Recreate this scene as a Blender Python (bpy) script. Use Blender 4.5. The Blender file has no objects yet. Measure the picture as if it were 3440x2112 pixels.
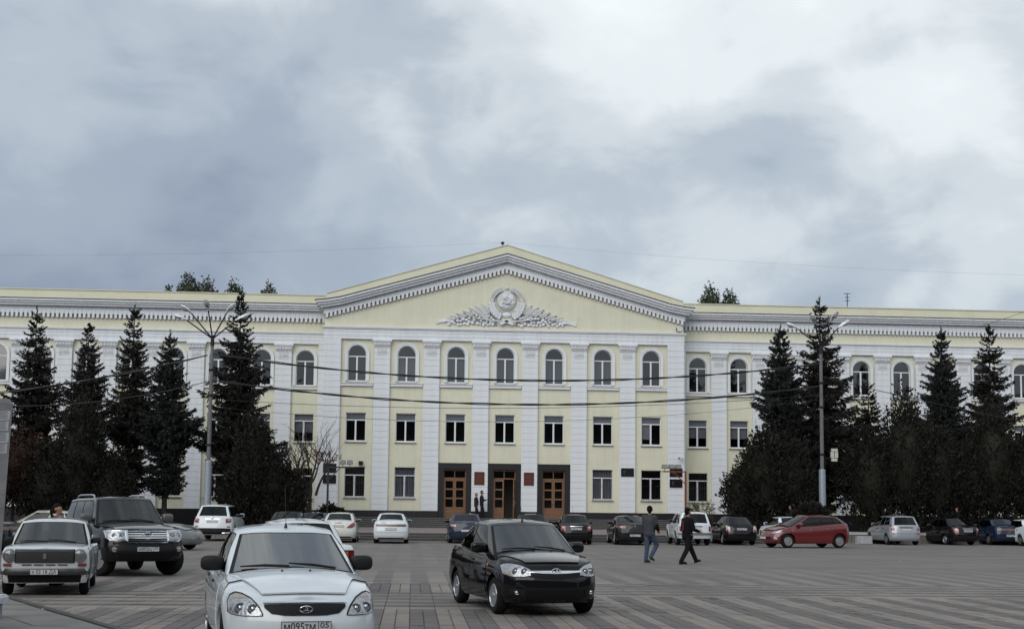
import bpy, bmesh, math, random
import numpy as np
from mathutils import Vector, Matrix, noise as mnoise
R_ = math.radians
rnd = random.Random(11)
sc = bpy.context.scene
SKY1 = (6.87, -2.13, -8.86); SKY2 = (-.86, -3.92, 0); SKYR = 26.4; SKYB = -.015; SUNE = 1.5
FG = dict(priora=(-1.52, 15.95, 168), granta=(1.88, 22.89, 168), lc=(-7.36, 33.85, 152), zhig=(-7.12, 26.9, 169.5), v2105=(-2.44, 27.97, -17))
col = sc.collection

# ------------------------------------------------------------------ camera
EYE = 1.71
yaw, pitch, roll = R_(4.32), R_(5.49), R_(.62)
fwd = Vector((math.sin(yaw)*math.cos(pitch), math.cos(yaw)*math.cos(pitch), math.sin(pitch)))
rt = Vector((math.cos(yaw), -math.sin(yaw), 0)); up = rt.cross(fwd)
rt2 = rt*math.cos(roll)+up*math.sin(roll); up2 = up*math.cos(roll)-rt*math.sin(roll)
cd = bpy.data.cameras.new('camera'); cam = bpy.data.objects.new('camera', cd); col.objects.link(cam)
cam.matrix_world = Matrix(((rt2.x, up2.x, -fwd.x, 0), (rt2.y, up2.y, -fwd.y, 0), (rt2.z, up2.z, -fwd.z, EYE), (0, 0, 0, 1)))
cd.sensor_width = 36; cd.lens = 4381/3440*36; cd.shift_y = (1285-1056)/3440; cd.clip_end = 3000; cd.clip_start = .1
sc.camera = cam
sc.view_settings.view_transform = 'Standard'; sc.view_settings.look = 'None'
sc.view_settings.exposure = EXPO = 0.0; sc.view_settings.gamma = 1; sc.view_settings.use_curve_mapping = False
sc.cycles.use_denoising = True
sc.cycles.max_bounces = 8; sc.cycles.transparent_max_bounces = 12

# ------------------------------------------------------------------ sky and sun (overcast)
SUN_EL, SUN_AZ = R_(31), R_(208)          # azimuth clockwise from +Y: behind the camera, to the left
world = bpy.data.worlds.new('World'); sc.world = world; world.use_nodes = True
nt = world.node_tree; nt.nodes.clear()
def wn(t, **k):
    n = nt.nodes.new(t)
    for a, b in k.items(): setattr(n, a, b)
    return n
def wmath(op, a, b=None, c=None, clamp=False):
    n = wn('ShaderNodeMath', operation=op, use_clamp=clamp)
    for i, v in enumerate((a, b, c)):
        if v is None: continue
        if isinstance(v, (int, float)): n.inputs[i].default_value = v
        else: nt.links.new(v, n.inputs[i])
    return n.outputs[0]
out = wn('ShaderNodeOutputWorld')
sky = wn('ShaderNodeTexSky', sky_type='NISHITA'); sky.sun_disc = False; sky.sun_elevation = SUN_EL; sky.sun_rotation = SUN_AZ
sky.air_density = 1.0; sky.dust_density = 2.0
bg1 = wn('ShaderNodeBackground'); bg1.inputs[1].default_value = .10; nt.links.new(sky.outputs[0], bg1.inputs[0])
tc = wn('ShaderNodeTexCoord'); sep = wn('ShaderNodeSeparateXYZ'); nt.links.new(tc.outputs['Generated'], sep.inputs[0])
def wnoise(scale, off, detail, rough, dist=0.0, zs=1.7, rot=(0, 0, 0)):
    mp = wn('ShaderNodeMapping'); mp.inputs['Location'].default_value = off; mp.inputs['Scale'].default_value = (1, 1, zs); mp.inputs['Rotation'].default_value = rot
    nt.links.new(tc.outputs['Generated'], mp.inputs[0])
    n = wn('ShaderNodeTexNoise'); n.inputs['Scale'].default_value = scale; n.inputs['Detail'].default_value = detail
    n.inputs['Roughness'].default_value = rough; n.inputs['Distortion'].default_value = dist
    nt.links.new(mp.outputs[0], n.inputs['Vector']); return n.outputs[0]
n1 = wnoise(3.6, SKY1, 4, .44, .5, 1.5, (0, R_(SKYR), 0)); n2 = wnoise(10, SKY1, 6, .56, .35, 1.7, (0, R_(SKYR), 0)); n3 = wnoise(1.7, SKY2, 2, .4)
cl = wmath('ADD', wmath('ADD', wmath('MULTIPLY', n1, .58), wmath('MULTIPLY', n2, .24)), wmath('MULTIPLY', n3, .28))
cl = wmath('ADD', cl, wmath('MULTIPLY', wmath('SUBTRACT', wmath('MINIMUM', sep.outputs[2], .36), .20), .14))
cl = wmath('ADD', cl, wmath('MULTIPLY', wmath('MAXIMUM', wmath('SUBTRACT', .21, sep.outputs[2]), 0.0), -.42))
cl = wmath('ADD', cl, SKYB)
rmp = wn('ShaderNodeValToRGB'); nt.links.new(cl, rmp.inputs[0]); rmp.color_ramp.interpolation = 'EASE'
el = rmp.color_ramp.elements
el[0].position = .27; el[0].color = (.27, .32, .425, 1); el[1].position = .86; el[1].color = (1.15, 1.19, 1.22, 1)
for pos, c in ((.42, (.385, .45, .545)), (.51, (.50, .57, .645)), (.58, (.68, .74, .785)), (.65, (.86, .915, .945))):
    e = el.new(pos); e.color = (*c, 1)
bg2 = wn('ShaderNodeBackground'); bg2.inputs[1].default_value = 1.0; nt.links.new(rmp.outputs[0], bg2.inputs[0])
mx = wn('ShaderNodeMixShader'); mx.inputs[0].default_value = .93
nt.links.new(bg1.outputs[0], mx.inputs[1]); nt.links.new(bg2.outputs[0], mx.inputs[2]); nt.links.new(mx.outputs[0], out.inputs[0])
sl = bpy.data.lights.new('sun', 'SUN'); sl.energy = SUNE; sl.angle = R_(55); sl.color = (1, .97, .92)
so = bpy.data.objects.new('sun', sl); col.objects.link(so)
sdir = Vector((math.sin(SUN_AZ)*math.cos(SUN_EL), math.cos(SUN_AZ)*math.cos(SUN_EL), math.sin(SUN_EL)))
so.rotation_euler = sdir.to_track_quat('Z', 'Y').to_euler(); so.location = sdir*60

# ------------------------------------------------------------------ materials
MATS = {}
def mat(name, c, rough=.7, metal=0.0, var=0.0, vscale=3.0, bump=0.0, bscale=40.0, coat=0.0, ior=1.5, c2=None, spec=.5, island=0.0, streak=0.0):
    if name in MATS: return MATS[name]
    m = bpy.data.materials.new(name); m.use_nodes = True; MATS[name] = m
    t = m.node_tree; b = t.nodes['Principled BSDF']
    b.inputs['Base Color'].default_value = (*c, 1); b.inputs['Roughness'].default_value = rough; b.inputs['Metallic'].default_value = metal
    b.inputs['IOR'].default_value = ior; b.inputs['Coat Weight'].default_value = coat; b.inputs['Coat Roughness'].default_value = .04
    b.inputs['Specular IOR Level'].default_value = spec
    tcn = t.nodes.new('ShaderNodeTexCoord')
    col_out = None
    if var or c2:
        n = t.nodes.new('ShaderNodeTexNoise'); n.inputs['Scale'].default_value = vscale; n.inputs['Detail'].default_value = 6; n.inputs['Roughness'].default_value = .62
        t.links.new(tcn.outputs['Object'], n.inputs['Vector'])
        r = t.nodes.new('ShaderNodeValToRGB'); t.links.new(n.outputs[0], r.inputs[0])
        a = c2 or tuple(x*(1-var) for x in c)
        r.color_ramp.elements[0].position = .32; r.color_ramp.elements[0].color = (*a, 1)
        r.color_ramp.elements[1].position = .68; r.color_ramp.elements[1].color = (*c, 1)
        col_out = r.outputs[0]
    if streak:       # rain streaks and patchy old paint
        mp = t.nodes.new('ShaderNodeMapping'); mp.inputs['Scale'].default_value = (2.6, 2.6, .16); t.links.new(tcn.outputs['Object'], mp.inputs[0])
        n = t.nodes.new('ShaderNodeTexNoise'); n.inputs['Scale'].default_value = 1.6; n.inputs['Detail'].default_value = 7; n.inputs['Roughness'].default_value = .65; t.links.new(mp.outputs[0], n.inputs['Vector'])
        r = t.nodes.new('ShaderNodeValToRGB'); t.links.new(n.outputs[0], r.inputs[0]); k = 1-streak
        r.color_ramp.elements[0].position = .33; r.color_ramp.elements[0].color = (k, k*.985, k*.96, 1); r.color_ramp.elements[1].position = .56; r.color_ramp.elements[1].color = (1, 1, 1, 1)
        x = t.nodes.new('ShaderNodeMix'); x.data_type = 'RGBA'; x.blend_type = 'MULTIPLY'; x.inputs[0].default_value = 1
        if col_out: t.links.new(col_out, x.inputs[6])
        else: x.inputs[6].default_value = (*c, 1)
        t.links.new(r.outputs[0], x.inputs[7]); col_out = x.outputs[2]
    if island:
        g = t.nodes.new('ShaderNodeNewGeometry'); mm = t.nodes.new('ShaderNodeMapRange'); mm.inputs[3].default_value = 1-island; mm.inputs[4].default_value = 1+island
        t.links.new(g.outputs['Random Per Island'], mm.inputs[0])
        x = t.nodes.new('ShaderNodeMix'); x.data_type = 'RGBA'; x.blend_type = 'MULTIPLY'; x.inputs[0].default_value = 1
        if col_out: t.links.new(col_out, x.inputs[6])
        else: x.inputs[6].default_value = (*c, 1)
        t.links.new(mm.outputs[0], x.inputs[7]); col_out = x.outputs[2]
    if col_out: t.links.new(col_out, b.inputs['Base Color'])
    if bump:
        n = t.nodes.new('ShaderNodeTexNoise'); n.inputs['Scale'].default_value = bscale; n.inputs['Detail'].default_value = 5
        t.links.new(tcn.outputs['Object'], n.inputs['Vector'])
        bp = t.nodes.new('ShaderNodeBump'); bp.inputs['Strength'].default_value = bump; bp.inputs['Distance'].default_value = .02
        t.links.new(n.outputs[0], bp.inputs['Height']); t.links.new(bp.outputs[0], b.inputs['Normal'])
    return m
def pane_mat(name, tint, f0):
    m = bpy.data.materials.new(name); m.use_nodes = True; MATS[name] = m; t = m.node_tree; t.nodes.clear()
    o = t.nodes.new('ShaderNodeOutputMaterial'); tr = t.nodes.new('ShaderNodeBsdfTransparent'); tr.inputs[0].default_value = (*tint, 1)
    g = t.nodes.new('ShaderNodeBsdfGlossy'); g.inputs['Roughness'].default_value = .03
    ge = t.nodes.new('ShaderNodeNewGeometry'); dt = t.nodes.new('ShaderNodeVectorMath'); dt.operation = 'DOT_PRODUCT'
    t.links.new(ge.outputs['Normal'], dt.inputs[0]); t.links.new(ge.outputs['Incoming'], dt.inputs[1])
    def mth(op, a, c=None):
        n = t.nodes.new('ShaderNodeMath'); n.operation = op
        for i, v in enumerate((a, c)):
            if v is None: continue
            if isinstance(v, (int, float)): n.inputs[i].default_value = v
            else: t.links.new(v, n.inputs[i])
        return n.outputs[0]
    r0 = ((f0-1)/(f0+1))**2                      # Schlick reflectance, the same from both sides of the pane
    fr = mth('ADD', mth('MULTIPLY', mth('POWER', mth('SUBTRACT', 1.0, mth('ABSOLUTE', dt.outputs['Value'])), 5.0), 1-r0), r0)
    x = t.nodes.new('ShaderNodeMixShader'); t.links.new(fr, x.inputs[0]); t.links.new(tr.outputs[0], x.inputs[1]); t.links.new(g.outputs[0], x.inputs[2]); t.links.new(x.outputs[0], o.inputs[0])
    return m
M_WALL = mat('yellow_render', (.72, .71, .575), .85, var=.08, vscale=.9, bump=.25, bscale=60, streak=.045)
M_WHITE = mat('white_paint_masonry', (.76, .795, .845), .8, var=.05, vscale=1.2, bump=.2, bscale=50, streak=.09)
M_JOINT = mat('joint_mortar', (.62, .63, .64), .9)
M_RELIEF = mat('white_relief_plaster', (.66, .67, .68), .8, var=.25, vscale=7)
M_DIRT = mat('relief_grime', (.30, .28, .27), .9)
M_ROOF = mat('cream_parapet_sheet', (.72, .71, .55), .6, var=.1, vscale=.7)
M_FLASH = mat('dark_roof_flashing', (.06, .06, .06), .6)
M_PLINTH = mat('black_granite', (.016, .016, .019), .35, var=.3, vscale=20)
M_FRAME = mat('white_plastic_frame', (.70, .73, .77), .4)
M_SILL = mat('zinc_sill', (.30, .30, .31), .5)
M_PANE = pane_mat('window_glass', (.62, .64, .68), 1.85)
M_PANE_SKY = pane_mat('window_glass_upper', (.52, .56, .62), 2.15)
M_RECESS = mat('brown_recess', (.40, .37, .33), .9)  # darker brown-grey ground behind the dentils
M_BLIND = mat('grey_blind', (.30, .30, .31), .8)
M_BLINDW = mat('white_blind', (.38, .39, .42), .8)
M_WOOD = mat('varnished_door_wood', (.235, .118, .062), .55, var=.35, vscale=6)
M_BRASS = mat('brass', (.5, .42, .25), .35, metal=.8)
M_STEP = mat('dark_granite_step', (.062, .058, .058), .6, var=.4, vscale=2.5)
M_STEPL = mat('worn_step_edge', (.17, .165, .165), .6, var=.3, vscale=5)
M_TERR = mat('pink_terrace_slabs', (.235, .19, .18), .8, var=.2, vscale=1.3)
M_BLACK = mat('black_trim', (.010, .010, .011), .5, spec=.2)
M_RUBBER = mat('tyre_rubber', (.012, .012, .012), .85, spec=.2)
M_CHROME = mat('chrome', (.75, .77, .8), .12, metal=1)
M_ALLOY = mat('alloy_rim', (.50, .52, .55), .3, metal=.85)
M_STEEL = mat('grey_steel_rim', (.17, .17, .17), .5, metal=.5)
M_GLASS = pane_mat('car_glass', (.18, .20, .215), 1.95)
M_GLASSB = pane_mat('bright_film_glass', (.14, .155, .17), 3.9)
M_GLASSC = pane_mat('clear_old_glass', (.34, .36, .38), 2.5)
M_GLASSR = pane_mat('tinted_car_glass', (.10, .11, .12), 1.52)
M_SEAT = mat('seat_cloth', (.035, .036, .04), .9)
M_MIRR = mat('mirror_silver', (.5, .52, .55), .05, metal=1)
M_LAMP = mat('headlamp_lens', (.47, .49, .52), .22, metal=.65, coat=1, var=.45, vscale=22, bump=.7, bscale=16)
M_BOWL = mat('headlamp_bowl', (.50, .52, .55), .1, metal=.95, coat=1)
M_RED = mat('tail_lamp_red', (.19, .010, .010), .15, coat=1)
M_AMBER = mat('lamp_amber', (.45, .13, .02), .2, coat=1)
M_CLEAR = mat('tail_lamp_clear', (.50, .42, .38), .15, coat=1)
M_PLATE = mat('plate_white', (.55, .56, .58), .5)
M_INK = mat('plate_black_ink', (.01, .01, .012), .6)
M_PLAST = mat('dark_plastic', (.016, .016, .018), .55, spec=.25)
def paint(name, c, rough=.28, metal=0.0): return mat('paint_'+name, c, rough, metal, coat=1.0 if max(c) > .02 else .75, var=.05, vscale=2, spec=.5 if max(c) > .1 else 0.0)
M_SPRUCE = mat('spruce_needles', (.034, .031, .027), .7, c2=(.017, .017, .016), vscale=.8, island=.45, spec=.25)
M_SPRUCE2 = mat('blue_spruce_needles', (.042, .044, .043), .7, c2=(.020, .022, .023), vscale=.8, island=.45, spec=.25)
M_THUJA = mat('thuja_leaf', (.024, .023, .017), .75, c2=(.012, .012, .010), vscale=.9, island=.45, spec=.2)
M_REDLEAF = mat('dark_red_leaf', (.050, .020, .016), .75, c2=(.022, .018, .012), vscale=1.1, island=.5, spec=.2)
M_POPLAR = mat('poplar_leaf', (.06, .072, .04), .7, island=.5, spec=.2)
M_BARK = mat('bark', (.045, .038, .033), .9, var=.4, vscale=6, bump=.6, bscale=25)
M_LIME = mat('whitewashed_bark', (.42, .43, .45), .9, var=.35, vscale=9)
M_RUSTLEAF = mat('rust_red_leaf', (.15, .045, .025), .7, island=.6)
M_SOIL = mat('bed_soil', (.022, .02, .015), .95, var=.4, vscale=2)
M_CONC = mat('weathered_concrete', (.235, .235, .245), .85, var=.4, vscale=2.6, bump=.35, bscale=30)
M_LPOLE = mat('lamp_pole_concrete', (.16, .163, .167), .8, var=.3, vscale=4)
M_LSILV = mat('aluminium_paint', (.33, .37, .43), .45, metal=.25, var=.15, vscale=5)
M_LHEAD = mat('lamp_housing', (.68, .70, .72), .3, metal=.3)
M_LGLASS = mat('lamp_bowl_glass', (.34, .33, .32), .15, coat=.6)

# ------------------------------------------------------------------ object helpers
def tag(o, label=None, cat=None, group=None, kind=None):
    if label: o['label'] = label
    if cat: o['category'] = cat
    if group: o['group'] = group
    if kind: o['kind'] = kind
    return o
def empty(name, loc=(0, 0, 0), rz=0.0, label=None, cat=None, group=None, scale=1.0):
    o = bpy.data.objects.new(name, None); col.objects.link(o); o.location = loc; o.rotation_euler = (0, 0, rz); o.scale = scale if isinstance(scale, tuple) else (scale,)*3
    o.empty_display_size = .3
    return tag(o, label, cat, group)
def link(name, me, parent=None, loc=None, rot=None, scale=None):
    o = bpy.data.objects.new(name, me); col.objects.link(o)
    if parent is not None: o.parent = parent
    if loc is not None: o.location = loc
    if rot is not None: o.rotation_euler = rot
    if scale is not None: o.scale = scale
    return o
class MB:
    def __init__(s): s.v = []; s.f = []
    def add(s, vs, fs):
        n = len(s.v); s.v += [tuple(p) for p in vs]; s.f += [tuple(i+n for i in f) for f in fs]; return s
    def box(s, x0, x1, y0, y1, z0, z1):
        return s.add([(x0, y0, z0), (x1, y0, z0), (x1, y1, z0), (x0, y1, z0), (x0, y0, z1), (x1, y0, z1), (x1, y1, z1), (x0, y1, z1)],
                     [(0, 3, 2, 1), (4, 5, 6, 7), (0, 1, 5, 4), (1, 2, 6, 5), (2, 3, 7, 6), (3, 0, 4, 7)])
    def prism(s, poly, y0, y1, bevel=0.0):          # poly in (x,z); front at y0
        n = len(poly)
        cx = sum(p[0] for p in poly)/n; cz = sum(p[1] for p in poly)/n
        rings = []
        if bevel:
            sh = [(x+(cx-x)*min(.4, bevel/max(.001, math.hypot(x-cx, z-cz))), z+(cz-z)*min(.4, bevel/max(.001, math.hypot(x-cx, z-cz)))) for x, z in poly]
            rings = [[(x, y0, z) for x, z in sh], [(x, y0+bevel, z) for x, z in poly], [(x, y1, z) for x, z in poly]]
        else: rings = [[(x, y0, z) for x, z in poly], [(x, y1, z) for x, z in poly]]
        vs = [p for r in rings for p in r]; fs = [tuple(range(n)), tuple(reversed(range((len(rings)-1)*n, len(rings)*n)))]
        for k in range(len(rings)-1):
            for i in range(n): j = (i+1) % n; fs.append((k*n+i, (k+1)*n+i, (k+1)*n+j, k*n+j))
        return s.add(vs, fs)
    def tube(s, pts, rad, n=8, cap=True):
        pts = [Vector(p) for p in pts]
        if not isinstance(rad, (list, tuple)): rad = [rad]*len(pts)
        b = len(s.v); ref = None
        for i, p in enumerate(pts):
            d = (pts[min(i+1, len(pts)-1)]-pts[max(i-1, 0)]); d = d.normalized() if d.length > 1e-9 else Vector((0, 0, 1))
            if ref is None or abs(ref.dot(d)) > .95: ref = Vector((1, 0, 0)) if abs(d.x) < .8 else Vector((0, 1, 0))
            u = d.cross(ref).normalized(); w = d.cross(u); ref = w.cross(d) if False else ref
            for k in range(n):
                a = 2*math.pi*k/n; q = p+(u*math.cos(a)+w*math.sin(a))*rad[i]; s.v.append((q.x, q.y, q.z))
        for i in range(len(pts)-1):
            for k in range(n): j = (k+1) % n; s.f.append((b+i*n+k, b+i*n+j, b+(i+1)*n+j, b+(i+1)*n+k))
        if cap:
            s.f.append(tuple(b+k for k in reversed(range(n)))); s.f.append(tuple(b+(len(pts)-1)*n+k for k in range(n)))
        return s
    def sball(s, c, r, e=.55, n=16, m=10):     # rounded box
        b = len(s.v); pw = lambda v: math.copysign(abs(v)**e, v)
        for i in range(m+1):
            th = math.pi*i/m-math.pi/2
            for k in range(n):
                a = 2*math.pi*k/n; s.v.append((c[0]+r[0]*pw(math.cos(th))*pw(math.cos(a)), c[1]+r[1]*pw(math.cos(th))*pw(math.sin(a)), c[2]+r[2]*pw(math.sin(th))))
        for i in range(m):
            for k in range(n): j = (k+1) % n; s.f.append((b+i*n+k, b+i*n+j, b+(i+1)*n+j, b+(i+1)*n+k))
        return s
    def lathe(s, prof, n=20, axis='z', c=(0, 0, 0)):   # prof [(r,h)]
        b = len(s.v)
        for r, h in prof:
            for k in range(n):
                a = 2*math.pi*k/n; p = (r*math.cos(a), r*math.sin(a), h)
                if axis == 'y': p = (p[0], p[2], p[1])
                elif axis == 'x': p = (p[2], p[0], p[1])
                s.v.append((p[0]+c[0], p[1]+c[1], p[2]+c[2]))
        for i in range(len(prof)-1):
            for k in range(n): j = (k+1) % n; s.f.append((b+i*n+k, b+i*n+j, b+(i+1)*n+j, b+(i+1)*n+k))
        if prof[0][0] > 1e-4: s.f.append(tuple(b+k for k in reversed(range(n))))
        if prof[-1][0] > 1e-4: s.f.append(tuple(b+(len(prof)-1)*n+k for k in range(n)))
        return s
    def ball(s, c, r, n=10, m=7):
        rx, ry, rz = r if isinstance(r, (tuple, list)) else (r, r, r)
        b = len(s.v)
        for i in range(m+1):
            th = math.pi*i/m
            for k in range(n):
                a = 2*math.pi*k/n; s.v.append((c[0]+rx*math.sin(th)*math.cos(a), c[1]+ry*math.sin(th)*math.sin(a), c[2]+rz*math.cos(th)))
        for i in range(m):
            for k in range(n): j = (k+1) % n; s.f.append((b+i*n+k, b+(i+1)*n+k, b+(i+1)*n+j, b+i*n+j))
        return s
    def grid(s, rows):
        b = len(s.v); m = len(rows[0])
        for r in rows: s.v += [tuple(p) for p in r]
        for i in range(len(rows)-1):
            for j in range(m-1): s.f.append((b+i*m+j, b+i*m+j+1, b+(i+1)*m+j+1, b+(i+1)*m+j))
        return s
    def mesh(s, name, m, smooth=None, weld=False):
        me = bpy.data.meshes.new(name); me.from_pydata(s.v, [], s.f)
        if weld:
            bm = bmesh.new(); bm.from_mesh(me); bmesh.ops.remove_doubles(bm, verts=bm.verts, dist=2e-4)
            bmesh.ops.recalc_face_normals(bm, faces=bm.faces); bm.to_mesh(me); bm.free()
        if m: me.materials.append(m)
        if smooth:
            me.polygons.foreach_set('use_smooth', [True]*len(me.polygons)); me.set_sharp_from_angle(angle=R_(smooth))
        me.update(); return me
    def build(s, name, m, parent=None, smooth=None, loc=None, weld=False, **k):
        return link(name, s.mesh(name, m, smooth, weld), parent, loc, **k)
def text(s, size, m, parent, loc, rot, name='lettering', ext=.002, width=None):
    cu = bpy.data.curves.new(name, 'FONT'); cu.body = s; cu.size = size; cu.extrude = ext; cu.align_x = 'CENTER'; cu.align_y = 'CENTER'; cu.resolution_u = 3
    t = bpy.data.objects.new(name, cu); col.objects.link(t)
    dg = bpy.context.evaluated_depsgraph_get(); me = bpy.data.meshes.new_from_object(t.evaluated_get(dg)); bpy.data.objects.remove(t)
    me.materials.clear(); me.materials.append(m)
    o = link(name, me, parent, loc, rot)
    if width:
        xs = [v.co.x for v in me.vertices]; w = max(xs)-min(xs); o.scale = (width/w, 1, 1)
    return o
def copy_tree(o, parent=None):
    c = o.copy(); col.objects.link(c)
    if parent is not None: c.parent = parent
    for ch in list(o.children): copy_tree(ch, c)
    return c
def px_x(px, Y): return Y*math.tan(yaw+math.atan((px-1720)/4381))   # ground X of an azimuth at depth Y
# ------------------------------------------------------------------ ground
def ground_mat(name, hard):
    m = bpy.data.materials.new(name); m.use_nodes = True; t = m.node_tree; b = t.nodes['Principled BSDF']; b.inputs['Roughness'].default_value = .78
    L = t.links.new
    def mth(op, a, c=None):
        n = t.nodes.new('ShaderNodeMath'); n.operation = op
        for i, v in enumerate((a, c)):
            if v is None: continue
            if isinstance(v, (int, float)): n.inputs[i].default_value = v
            else: L(v, n.inputs[i])
        return n.outputs[0]
    tcn = t.nodes.new('ShaderNodeTexCoord'); sp = t.nodes.new('ShaderNodeSeparateXYZ'); L(tcn.outputs['Object'], sp.inputs[0])
    def noise(scale, det=6, rough=.6, sx=1, sy=1):
        mp = t.nodes.new('ShaderNodeMapping'); mp.inputs['Scale'].default_value = (sx, sy, 1); L(tcn.outputs['Object'], mp.inputs[0])
        n = t.nodes.new('ShaderNodeTexNoise'); n.inputs['Scale'].default_value = scale; n.inputs['Detail'].default_value = det; n.inputs['Roughness'].default_value = rough
        L(mp.outputs[0], n.inputs['Vector']); return n.outputs[0]
    x, y = sp.outputs[0], sp.outputs[1]
    rgt = mth('GREATER_THAN', x, 3.655)
    yy = mth('ADD', mth('SUBTRACT', y, 16.83-133.3), mth('MULTIPLY', mth('SUBTRACT', 1.0, rgt), 3.44))
    along = mth('LESS_THAN', mth('FRACT', mth('DIVIDE', yy, 13.33)), .6774)
    cx = mth('FRACT', mth('DIVIDE', mth('SUBTRACT', mth('ADD', x, 859.57), mth('MULTIPLY', rgt, .43)), .86))
    cy = mth('FRACT', mth('DIVIDE', mth('SUBTRACT', yy, mth('MULTIPLY', mth('FLOOR', mth('DIVIDE', yy, 13.33)), 13.33)), .86))
    cy = mth('FRACT', mth('ADD', cy, .5))
    sel = mth('ADD', mth('MULTIPLY', cx, along), mth('MULTIPLY', cy, mth('SUBTRACT', 1.0, along)))
    stripe = mth('LESS_THAN', sel, .5)
    wear = noise(.22, 5, .55)
    # the paint-like contrast of the two paver colours fades where dirt lies thick
    # towards the parking rows, where cars run most, the two colours are worn together
    far = mth('MINIMUM', mth('MAXIMUM', mth('DIVIDE', mth('SUBTRACT', 40.0, y), 12.0), .18), 1.0)
    k = mth('MULTIPLY', mth('ADD', mth('MULTIPLY', mth('SUBTRACT', stripe, .35), far), .35), mth('MINIMUM', mth('MAXIMUM', mth('MULTIPLY', mth('SUBTRACT', wear, .26), 4.2), .25), 1.0))
    mix = t.nodes.new('ShaderNodeMix'); mix.data_type = 'RGBA'; mix.inputs[6].default_value = (*PAVE_D, 1); mix.inputs[7].default_value = (*PAVE_L, 1); L(k, mix.inputs[0])
    r = t.nodes.new('ShaderNodeValToRGB'); L(noise(.55, 8, .68, .45, 1), r.inputs[0])
    r.color_ramp.elements[0].position = .30; r.color_ramp.elements[0].color = (.74, .72, .72, 1); r.color_ramp.elements[1].position = .70; r.color_ramp.elements[1].color = (1.16, 1.14, 1.12, 1)
    m2 = t.nodes.new('ShaderNodeMix'); m2.data_type = 'RGBA'; m2.blend_type = 'MULTIPLY'; m2.inputs[0].default_value = 1; L(mix.outputs[2], m2.inputs[6]); L(r.outputs[0], m2.inputs[7])
    # worn gaps and oil spots
    r2 = t.nodes.new('ShaderNodeValToRGB'); L(noise(1.5, 9, .72, .5, 1.6), r2.inputs[0])
    r2.color_ramp.elements[0].position = .31; r2.color_ramp.elements[0].color = (.36, .34, .34, 1); r2.color_ramp.elements[1].position = .425; r2.color_ramp.elements[1].color = (1, 1, 1, 1)
    m3 = t.nodes.new('ShaderNodeMix'); m3.data_type = 'RGBA'; m3.blend_type = 'MULTIPLY'; m3.inputs[0].default_value = 1; L(m2.outputs[2], m3.inputs[6]); L(r2.outputs[0], m3.inputs[7])
    col_o = m3.outputs[2]
    if not hard:
        g = t.nodes.new('ShaderNodeNewGeometry'); mr = t.nodes.new('ShaderNodeMapRange'); mr.inputs[3].default_value = .94; mr.inputs[4].default_value = 1.06; L(g.outputs['Random Per Island'], mr.inputs[0])
        m4 = t.nodes.new('ShaderNodeMix'); m4.data_type = 'RGBA'; m4.blend_type = 'MULTIPLY'; m4.inputs[0].default_value = 1; L(col_o, m4.inputs[6]); L(mr.outputs[0], m4.inputs[7]); col_o = m4.outputs[2]
    L(col_o, b.inputs['Base Color'])
    bp = t.nodes.new('ShaderNodeBump'); bp.inputs['Strength'].default_value = .35; bp.inputs['Distance'].default_value = .02; L(noise(9, 6, .7), bp.inputs['Height']); L(bp.outputs[0], b.inputs['Normal'])
    return m
PAVE_L = (.240, .218, .194); PAVE_D = (.132, .121, .117)
M_GROUND = ground_mat('plaza_paving_far', True); M_PAVER = ground_mat('paver_clay', False)
M_GAP = mat('paver_joint_dirt', (.088, .081, .078), .95)
def in_walk(x, y):    # the slab pavement in the lower left corner
    return x < -7.23+(24.38-y)*.537
NY0, NY1, NX0, NX1 = 16.4, 30.16, -12.47, 16.555
g = MB()
def quad(x0, x1, y0, y1, z): g.add([(x0, y0, z), (x1, y0, z), (x1, y1, z), (x0, y1, z)], [(0, 1, 2, 3)])
quad(-700, 700, -150, NY0, 0); quad(-700, 700, NY1, 1500, 0); quad(-700, NX0, NY0, NY1, 0); quad(NX1, 700, NY0, NY1, 0)
plaza = g.build('plaza', M_GROUND); tag(plaza, 'wide plaza paved with light and dark striped pavers', kind='structure')
jb = MB().add([(NX0, NY0, -.016), (NX1, NY0, -.016), (NX1, NY1, -.016), (NX0, NY1, -.016)], [(0, 1, 2, 3)]).build('joint_bed', M_GAP, plaza)
cells = []
def field(x0, x1, y0, y1, w, h):
    for i in range(round((y1-y0)/h)):
        for j in range(round((x1-x0)/w)):
            x, y = x0+j*w, y0+i*h
            if not in_walk(x+.3, y): cells.append((x, y, w, h))
field(3.655, NX1, 16.4, 16.83, .215, .43); field(3.655, NX1, 16.83, 25.86, .215, .43); field(3.655, NX1, 25.86, NY1, .43, .215)
field(NX0, 3.655, 16.4, 22.42, .215, .43); field(NX0, 3.655, 22.42, 26.72, .43, .215); field(NX0, 3.655, 26.72, NY1, .215, .43)
def paver_vs(x, y, w, hh, r):
    ex, ey = (.0045, .002) if w < hh else (.002, .004); b = .006
    x0, x1, y0, y1 = x+ex, x+w-ex, y+ey, y+hh-ey
    dz = [r.uniform(-.0035, .002) for _ in range(4)]; h = r.uniform(-.004, .002)
    if r.random() < .03: h -= .011
    t = [(x0+b, y0+b, h+dz[0]), (x1-b, y0+b, h+dz[1]), (x1-b, y1-b, h+dz[2]), (x0+b, y1-b, h+dz[3])]
    lo = [(x0, y0, -.018), (x1, y0, -.018), (x1, y1, -.018), (x0, y1, -.018)]
    return lo+t, [(4, 5, 6, 7), (0, 1, 5, 4), (1, 2, 6, 5), (2, 3, 7, 6), (3, 0, 4, 7)]
vis = [c for c in cells if 18.4 < c[1] < 21.4 and ((-.05 < c[0] < 9.2) or (-4.2 < c[0] < -2.75))]
vis = sorted(vis, key=lambda c: c[1])[:299]; vset = set(vis)
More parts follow.
